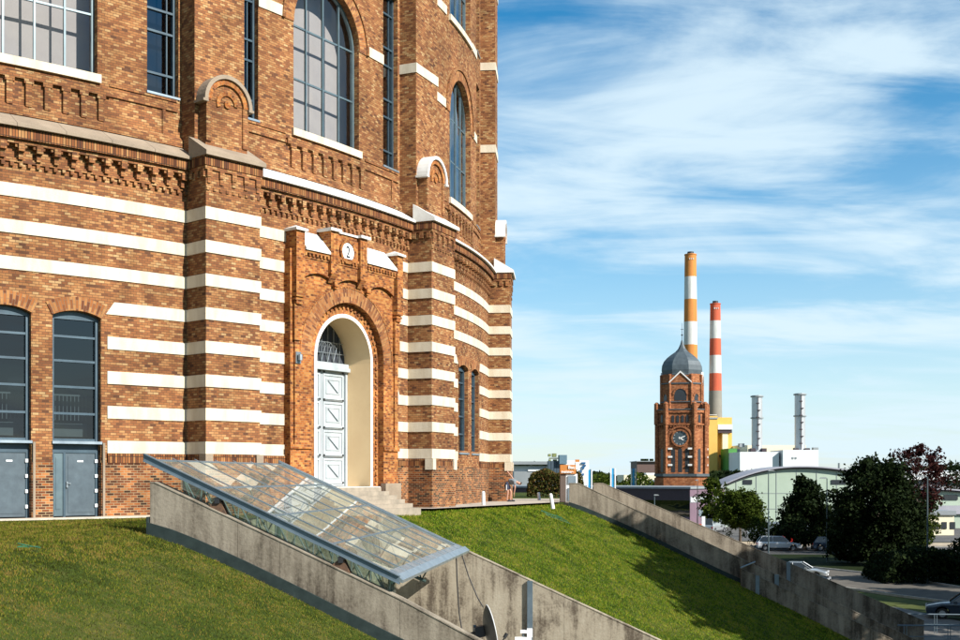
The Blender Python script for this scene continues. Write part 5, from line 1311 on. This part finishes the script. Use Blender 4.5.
# fence in front of the hall and bollard-like posts
fn=thing('metal_fence','grey panel fence in front of the pale green hall','fence',(44,168,ZS))
for k in range(7):
    x=37.5+k*2.6; m=MB(); m.box(x,x+2.5,168-k*.2,168.06-k*.2,ZS+.1,ZS+2.1); m.build('fence_panel',ZINC,fn); m=MB(); m.box(x-.06,x+.04,167.9-k*.2,168.1-k*.2,ZS,ZS+2.25); m.build('post',CLG,fn)

# ------------------------------------------------------------------ vehicles
TYRE=pmat('tyre_rubber',(.015,.015,.016),rough=.85); RIM=pmat('wheel_alloy',(.35,.36,.37),rough=.35,metal=.7)
CGL=pmat('car_glass_dark',(.015,.02,.025),rough=.08,spec=.8); RLT=pmat('tail_light_red',(.45,.01,.01),rough=.25); HLT=pmat('headlight_clear',(.6,.62,.65),rough=.15)
def paint(n,c,m=.3):
    mm=pmat(n,c,tuple(x*.97 for x in c),rough=.28,metal=m); mm.node_tree.nodes['Principled BSDF'].inputs['Coat Weight'].default_value=.6; return mm
def car(label,paintm,loc,rz,L_=4.6,Wd=1.8,H=1.48,kind='wagon',name='parked_car',group='cars parked on the street'):
    r=thing(name,label,'car' if kind!='van' else 'van',loc,rz,group)
    hl=L_/2; hw=Wd/2; zb=.28; belt=.92 if kind!='van' else 1.15
    wb_=[-hl+.85,hl-.92]; wr=.33
    def side(pts_top):
        pts=[(-hl+.05,zb)]
        for wx in wb_:
            pts+= [(wx+ (wr+.07)*math.cos(R_(q)),max(zb,wr+(wr+.07)*math.sin(R_(q)))) for q in range(180,-1,-20)]
        pts.append((hl-.05,zb)); return pts+pts_top
    if kind=='van': top=[(hl,.6),(hl-.1,1.0),(hl-.55,1.2),(-hl,1.2),(-hl,.6)]; gh=[(hl-.6,1.2),(hl-1.2,H),(-hl+.1,H),(-hl+.02,1.2)]
    elif kind=='wagon': top=[(hl,.55),(hl-.05,.78),(hl-.9,.95),(0.6,1.0),(-hl+.05,1.02),(-hl,.6)]; gh=[(hl-1.35,.99),(hl-2.0,H),(-hl+.55,H),(-hl+.12,1.02)]
    else: top=[(hl,.55),(hl-.05,.75),(hl-.95,.90),(0.5,.95),(-hl+.6,.97),(-hl+.05,.9),(-hl,.6)]; gh=[(hl-1.3,.95),(hl-2.05,H),(-hl+1.3,H),(-hl+.5,.97)]
    pts=side(top)
    secs=[(-hw,.0),( -hw+.0,0)]
    m=MB()
    m.prism_y(pts,-hw,hw); b=m.build('body',paintm,r,local=True,weld=True)
    bv=b.modifiers.new('bevel','BEVEL'); bv.width=.07; bv.segments=3; bv.limit_method='ANGLE'; bv.angle_limit=R_(50)
    for p in b.data.polygons: p.use_smooth=True
    # greenhouse with tumblehome
    def loft(gpts,w0,w1,z0,z1,mat,nm,par):
        m=MB(); f=lambda z:w0+(w1-w0)*(z-z0)/(z1-z0)
        a=[(x,-f(z),z) for x,z in gpts]; c=[(x,f(z),z) for x,z in gpts]
        m.face(a); m.face(c[::-1])
        for i in range(len(gpts)): j=(i+1)%len(gpts); m.face([a[i],c[i],c[j],a[j]])
        o=m.build(nm,mat,par,local=True,weld=True); return o
    g=loft(gh,hw-.06,hw-.26,gh[0][1],H,CGL,'windows',r)
    x0,x1=gh[2][0],gh[1][0]
    rf=loft([(x0-.03,H-.05),(x1+.05,H-.05),(x1-.1,H+.03),(x0+.1,H+.03)],hw-.24,hw-.30,H-.05,H+.03,paintm,'roof',r)
    for s_ in (-1,1):
        for (xa,za,xb,zb2) in ((gh[0][0],gh[0][1],gh[1][0],H),(gh[3][0],gh[3][1],gh[2][0],H),((gh[0][0]+gh[3][0])/2-.1,belt,(gh[0][0]+gh[3][0])/2-.15,H)):
            m=MB(); m.cyl((xa,s_*(hw-.06),za),(xb,s_*(hw-.255),zb2),.03,.03,6); m.build('pillar',paintm,r,local=True)
        if kind=='van': m=MB(); m.face([(-hl+.1,s_*(hw-.055),1.2),(hl-2.2,s_*(hw-.055),1.2),(hl-2.2,s_*(hw-.25),H-.02),(-hl+.15,s_*(hw-.25),H-.02)]); m.build('side_panel',paintm,r,local=True)
    for wx in wb_:
        for s_ in (-1,1):
            m=MB(); m.cyl((wx,s_*(hw-.22),wr),(wx,s_*(hw-.01),wr),wr,wr,20); w_=m.build('wheel',TYRE,r,local=True)
            m=MB(); m.cyl((wx,s_*(hw-.03),wr),(wx,s_*(hw+.003),wr),wr*.62,wr*.58,14); m.build('rim',RIM,w_,local=True)
    for s_ in (-1,1):
        m=MB(); m.box(hl-.16,hl+.01,min(s_*(hw-.45),s_*(hw-.08)),max(s_*(hw-.45),s_*(hw-.08)),.62,.76); m.build('headlight',HLT,r,local=True)
        m=MB(); m.box(-hl-.012,-hl+.1,min(s_*(hw-.3),s_*(hw-.04)),max(s_*(hw-.3),s_*(hw-.04)),.66,.92); m.build('tail_light',RLT,r,local=True)
        m=MB(); m.box(hl-1.75,hl-1.55,min(s_*hw,s_*(hw+.16)),max(s_*hw,s_*(hw+.16)),.95,1.08); m.build('mirror',paintm,r,local=True)
    m=MB(); m.box(hl-.02,hl+.015,-.26,.26,.42,.53); m.build('number_plate',WHITE,r,local=True)
    m=MB(); m.box(-hl+.05,hl-.05,-hw+.08,hw-.08,.2,.34); m.build('underbody',TYRE,r,local=True)
    return r
PW=paint('paint_car_white',(.62,.64,.66)); PD=paint('paint_car_black',(.015,.017,.02)); PB=paint('paint_car_dark_blue',(.02,.035,.06)); PR=paint('paint_car_red',(.45,.02,.02)); PS=paint('paint_car_silver',(.45,.47,.48),.6)
X,Y=G(778.5,550.5); car('white estate car parked between the small tree and broad tree',PW,(X,Y,ZS),R_(-6),4.9,1.85,1.62)
X,Y=G(831,551); car('dark blue car half hidden below the broad tree',PB,(X,Y,ZS),R_(-6),4.3,1.8,1.6)
X,Y=G(875,552); car('black car parked below the tallest dark tree',PD,(X,Y,ZS),R_(-8),4.3,1.8,1.5)
X,Y=G(788,544.5); car('red car behind the roof of the white estate car',PR,(X,Y,ZS),R_(-6),4.2,1.75,1.75)
X,Y=G(849,545); car('silver car behind the dark trunks',PS,(X,Y,ZS),R_(-6),4.3,1.8,1.5)
car('silver van in front of the purple building',PS,(35.3,181,ZS),R_(55),5.0,1.95,2.1,kind='van',name='parked_van')
car('silver car with black front half hidden by the rear concrete wall',PS,(26.3,98.5,ZS),R_(-22),4.4,1.8,1.42,kind='sedan')
car('black car cut by the right edge of the picture',PB,(28.9,71.5,ZS),R_(160),4.4,1.8,1.5)
car('black hatchback nose beside the silver car at the rear wall',PD,(24.9,92.0,ZS),R_(-22),3.7,1.7,1.3,kind='sedan')

# ------------------------------------------------------------------ railings at the foot of the berm
def railing(label,p0,p1,posts,h=1.05):
    a=Vector(p0);b=Vector(p1); r=thing('handrail',label,'railing',tuple(a),group='steel railings at the wall foot')
    for t in posts:
        q=a+(b-a)*t
        m=MB(); m.box(q.x-.08,q.x-.05,q.y-.02,q.y+.02,q.z-.1,q.z+h); m.box(q.x+.05,q.x+.08,q.y-.02,q.y+.02,q.z-.1,q.z+h); m.build('post',STEELB,r)
    m=MB(); m.cyl(tuple(a+Vector((0,0,h))),tuple(b+Vector((0,0,h))),.035,.035,8); m.build('top_rail',STEELB,r)
    m=MB(); m.cyl(tuple(a+Vector((0,0,.5))),tuple(b+Vector((0,0,.5))),.02,.02,6); m.build('lower_rail',STEELB,r)
railing('steel railing starting at the end of the rear concrete wall',(22.0,64.8,ZS),(31,64.0,ZS),(.04,.28,.52,.76,.98))
railing('nearer steel railing at the bottom right corner',(20.8,59.8,ZS),(28.5,59.5,ZS),(.05,.33,.62,.92))

# ------------------------------------------------------------------ person bending over on the path
def skin(name,verts,edges,radii,mat,parent,sub=2,root=0):
    me=bpy.data.meshes.new(name); me.from_pydata([tuple(v) for v in verts],edges,[]); ob=bpy.data.objects.new(name+'_tmp',me); COL.objects.link(ob)
    md=ob.modifiers.new('skin','SKIN'); md.use_smooth_shade=True
    for i,r in enumerate(radii):
        rr=r if isinstance(r,tuple) else (r,r)
        me.skin_vertices[0].data[i].radius=rr; me.skin_vertices[0].data[i].use_root=(i==root)
    sb=ob.modifiers.new('sub','SUBSURF'); sb.levels=sub; sb.render_levels=sub
    bpy.context.view_layer.update(); dg=bpy.context.evaluated_depsgraph_get()
    m2=bpy.data.meshes.new_from_object(ob.evaluated_get(dg)); bpy.data.objects.remove(ob)
    m2.name=name; m2.materials.clear(); m2.materials.append(mat)
    for p in m2.polygons: p.use_smooth=True
    o=bpy.data.objects.new(name,m2); COL.objects.link(o); o.parent=parent; return o
SKN=pmat('skin',(.42,.22,.15),rough=.6); SHG=pmat('shirt_grey',(.16,.18,.20),rough=.9); SHN=pmat('shorts_navy',(.02,.025,.05),rough=.9); HAIR=pmat('hair_dark',(.03,.02,.015),rough=.8); SHOE=pmat('shoe_dark',(.03,.03,.035),rough=.7)
pr=thing('person','person in grey shirt and navy shorts bending down with one arm raised behind','person',(1.42,58.6,.045))
pr.rotation_euler=(0,0,R_(-6))
# 0 pelvis 1 belly 2 chest 3 neck 4 head ; legs ; arms
V_=[(-.12,0,.88),(.05,0,.96),(.26,0,1.0),(.40,0,.95),(.47,0,.90),(.56,0,.85),
    (-.12,-.10,.84),(-.05,-.11,.47),(-.10,-.11,.10),(-.04,-.11,.05),(.10,-.12,.03),
    (-.12,.10,.84),(.08,.11,.48),(.05,.12,.10),(.11,.12,.05),(.25,.13,.03),
    (.27,-.19,.97),(.31,-.22,.68),(.26,-.19,.42),(.25,-.18,.34),
    (.24,.19,1.0),(.10,.24,1.22),(-.06,.27,1.42),(-.12,.28,1.50)]
E_=[(0,1),(1,2),(2,3),(3,4),(4,5),(0,6),(6,7),(7,8),(8,9),(9,10),(0,11),(11,12),(12,13),(13,14),(14,15),(2,16),(16,17),(17,18),(18,19),(2,20),(20,21),(21,22),(22,23)]
R__=[(.09,.09),(.085,.09),(.09,.10),.055,(.085,.08),(.095,.085),.075,.055,.038,.04,.03,.075,.055,.038,.04,.03,.042,.038,.027,.035,.042,.038,.027,.035]
body=skin('body',V_,E_,R__,SKN,pr)
for (hx,hy,hz),dx,dz in (((.25,-.18,.33),.1,-1),((-.12,.28,1.50),-.45,.9)):
    for k in range(4):
        oy=(k-1.5)*.021; l=(.07,.08,.075,.06)[k]; d=Vector((dx,0,dz)).normalized()
        a=Vector((hx,hy+oy,hz))+d*.02; b=a+d*l*.6; c=b+d*l*.4+Vector((.01,0,0)); skin('finger',[a,b,c],[(0,1),(1,2)],[.010,.009,.008],SKN,pr,1)
    a=Vector((hx,hy-.03,hz)); skin('thumb',[a,a+Vector((.03,-.015,.0))+d*.02,a+Vector((.04,-.02,0))+d*.05],[(0,1),(1,2)],[.012,.01,.009],SKN,pr,1)
skin('shirt',[(-.02,0,.94),(.08,0,.98),(.27,0,1.02),(.36,0,.97),(.27,-.19,.98),(.305,-.21,.80),(.24,.19,1.01),(.17,.215,1.12)],[(0,1),(1,2),(2,3),(2,4),(4,5),(2,6),(6,7)],[(.17,.17),(.16,.18),(.17,.20),(.09,.09),.09,.075,.09,.075],SHG,pr)
skin('shorts',[(-.02,0,.93),(-.13,0,.88),(-.12,-.10,.82),(-.07,-.115,.56),(-.12,.10,.82),(.02,.115,.57)],[(0,1),(1,2),(2,3),(1,4),(4,5)],[(.15,.15),(.175,.17),.13,.115,.13,.115],SHN,pr)
m=MB(); m.box(-.125,-.085,-.235,-.222,.56,.82); m.build('side_stripe',WHITE,pr,local=True)
skin('hair',[(.54,0,.91),(.61,0,.86)],[(0,1)],[(.115,.11),(.10,.095)],HAIR,pr)
m=MB(); m.cyl((.585,-.075,.835),(.60,-.09,.83),.02,.012,6); m.build('ear',SKN,pr,local=True)
for y,x in ((-.115,0),(.125,.15)):
    skin('shoe',[(-.08+x,y,.05),(.04+x,y,.05),(.14+x,y,.035)],[(0,1),(1,2)],[.055,.05,.04],SHOE,pr)
# second ground cover: shrubs in planting left of building head
pp=thing('planter_shrub','dark red planter pot with a shrub by the pavement','planter',((729-480)/1200*150,150,ZS)); X=pp.location.x
m=MB(); m.lathe([(.0,0),(.32,0),(.42,.75),(.36,.78)],n=14); m.build('pot',pmat('pot_dark_red',(.10,.02,.02),rough=.7),pp,lambda v:(v[0]+X,v[1]+150,v[2]+ZS))
rs=np.random.RandomState(9); leaves_obj('foliage',rs.normal(size=(260,3))*np.array([.22,.22,.35])+np.array([0,0,1.25]),.16,LGREEN,pp,3)
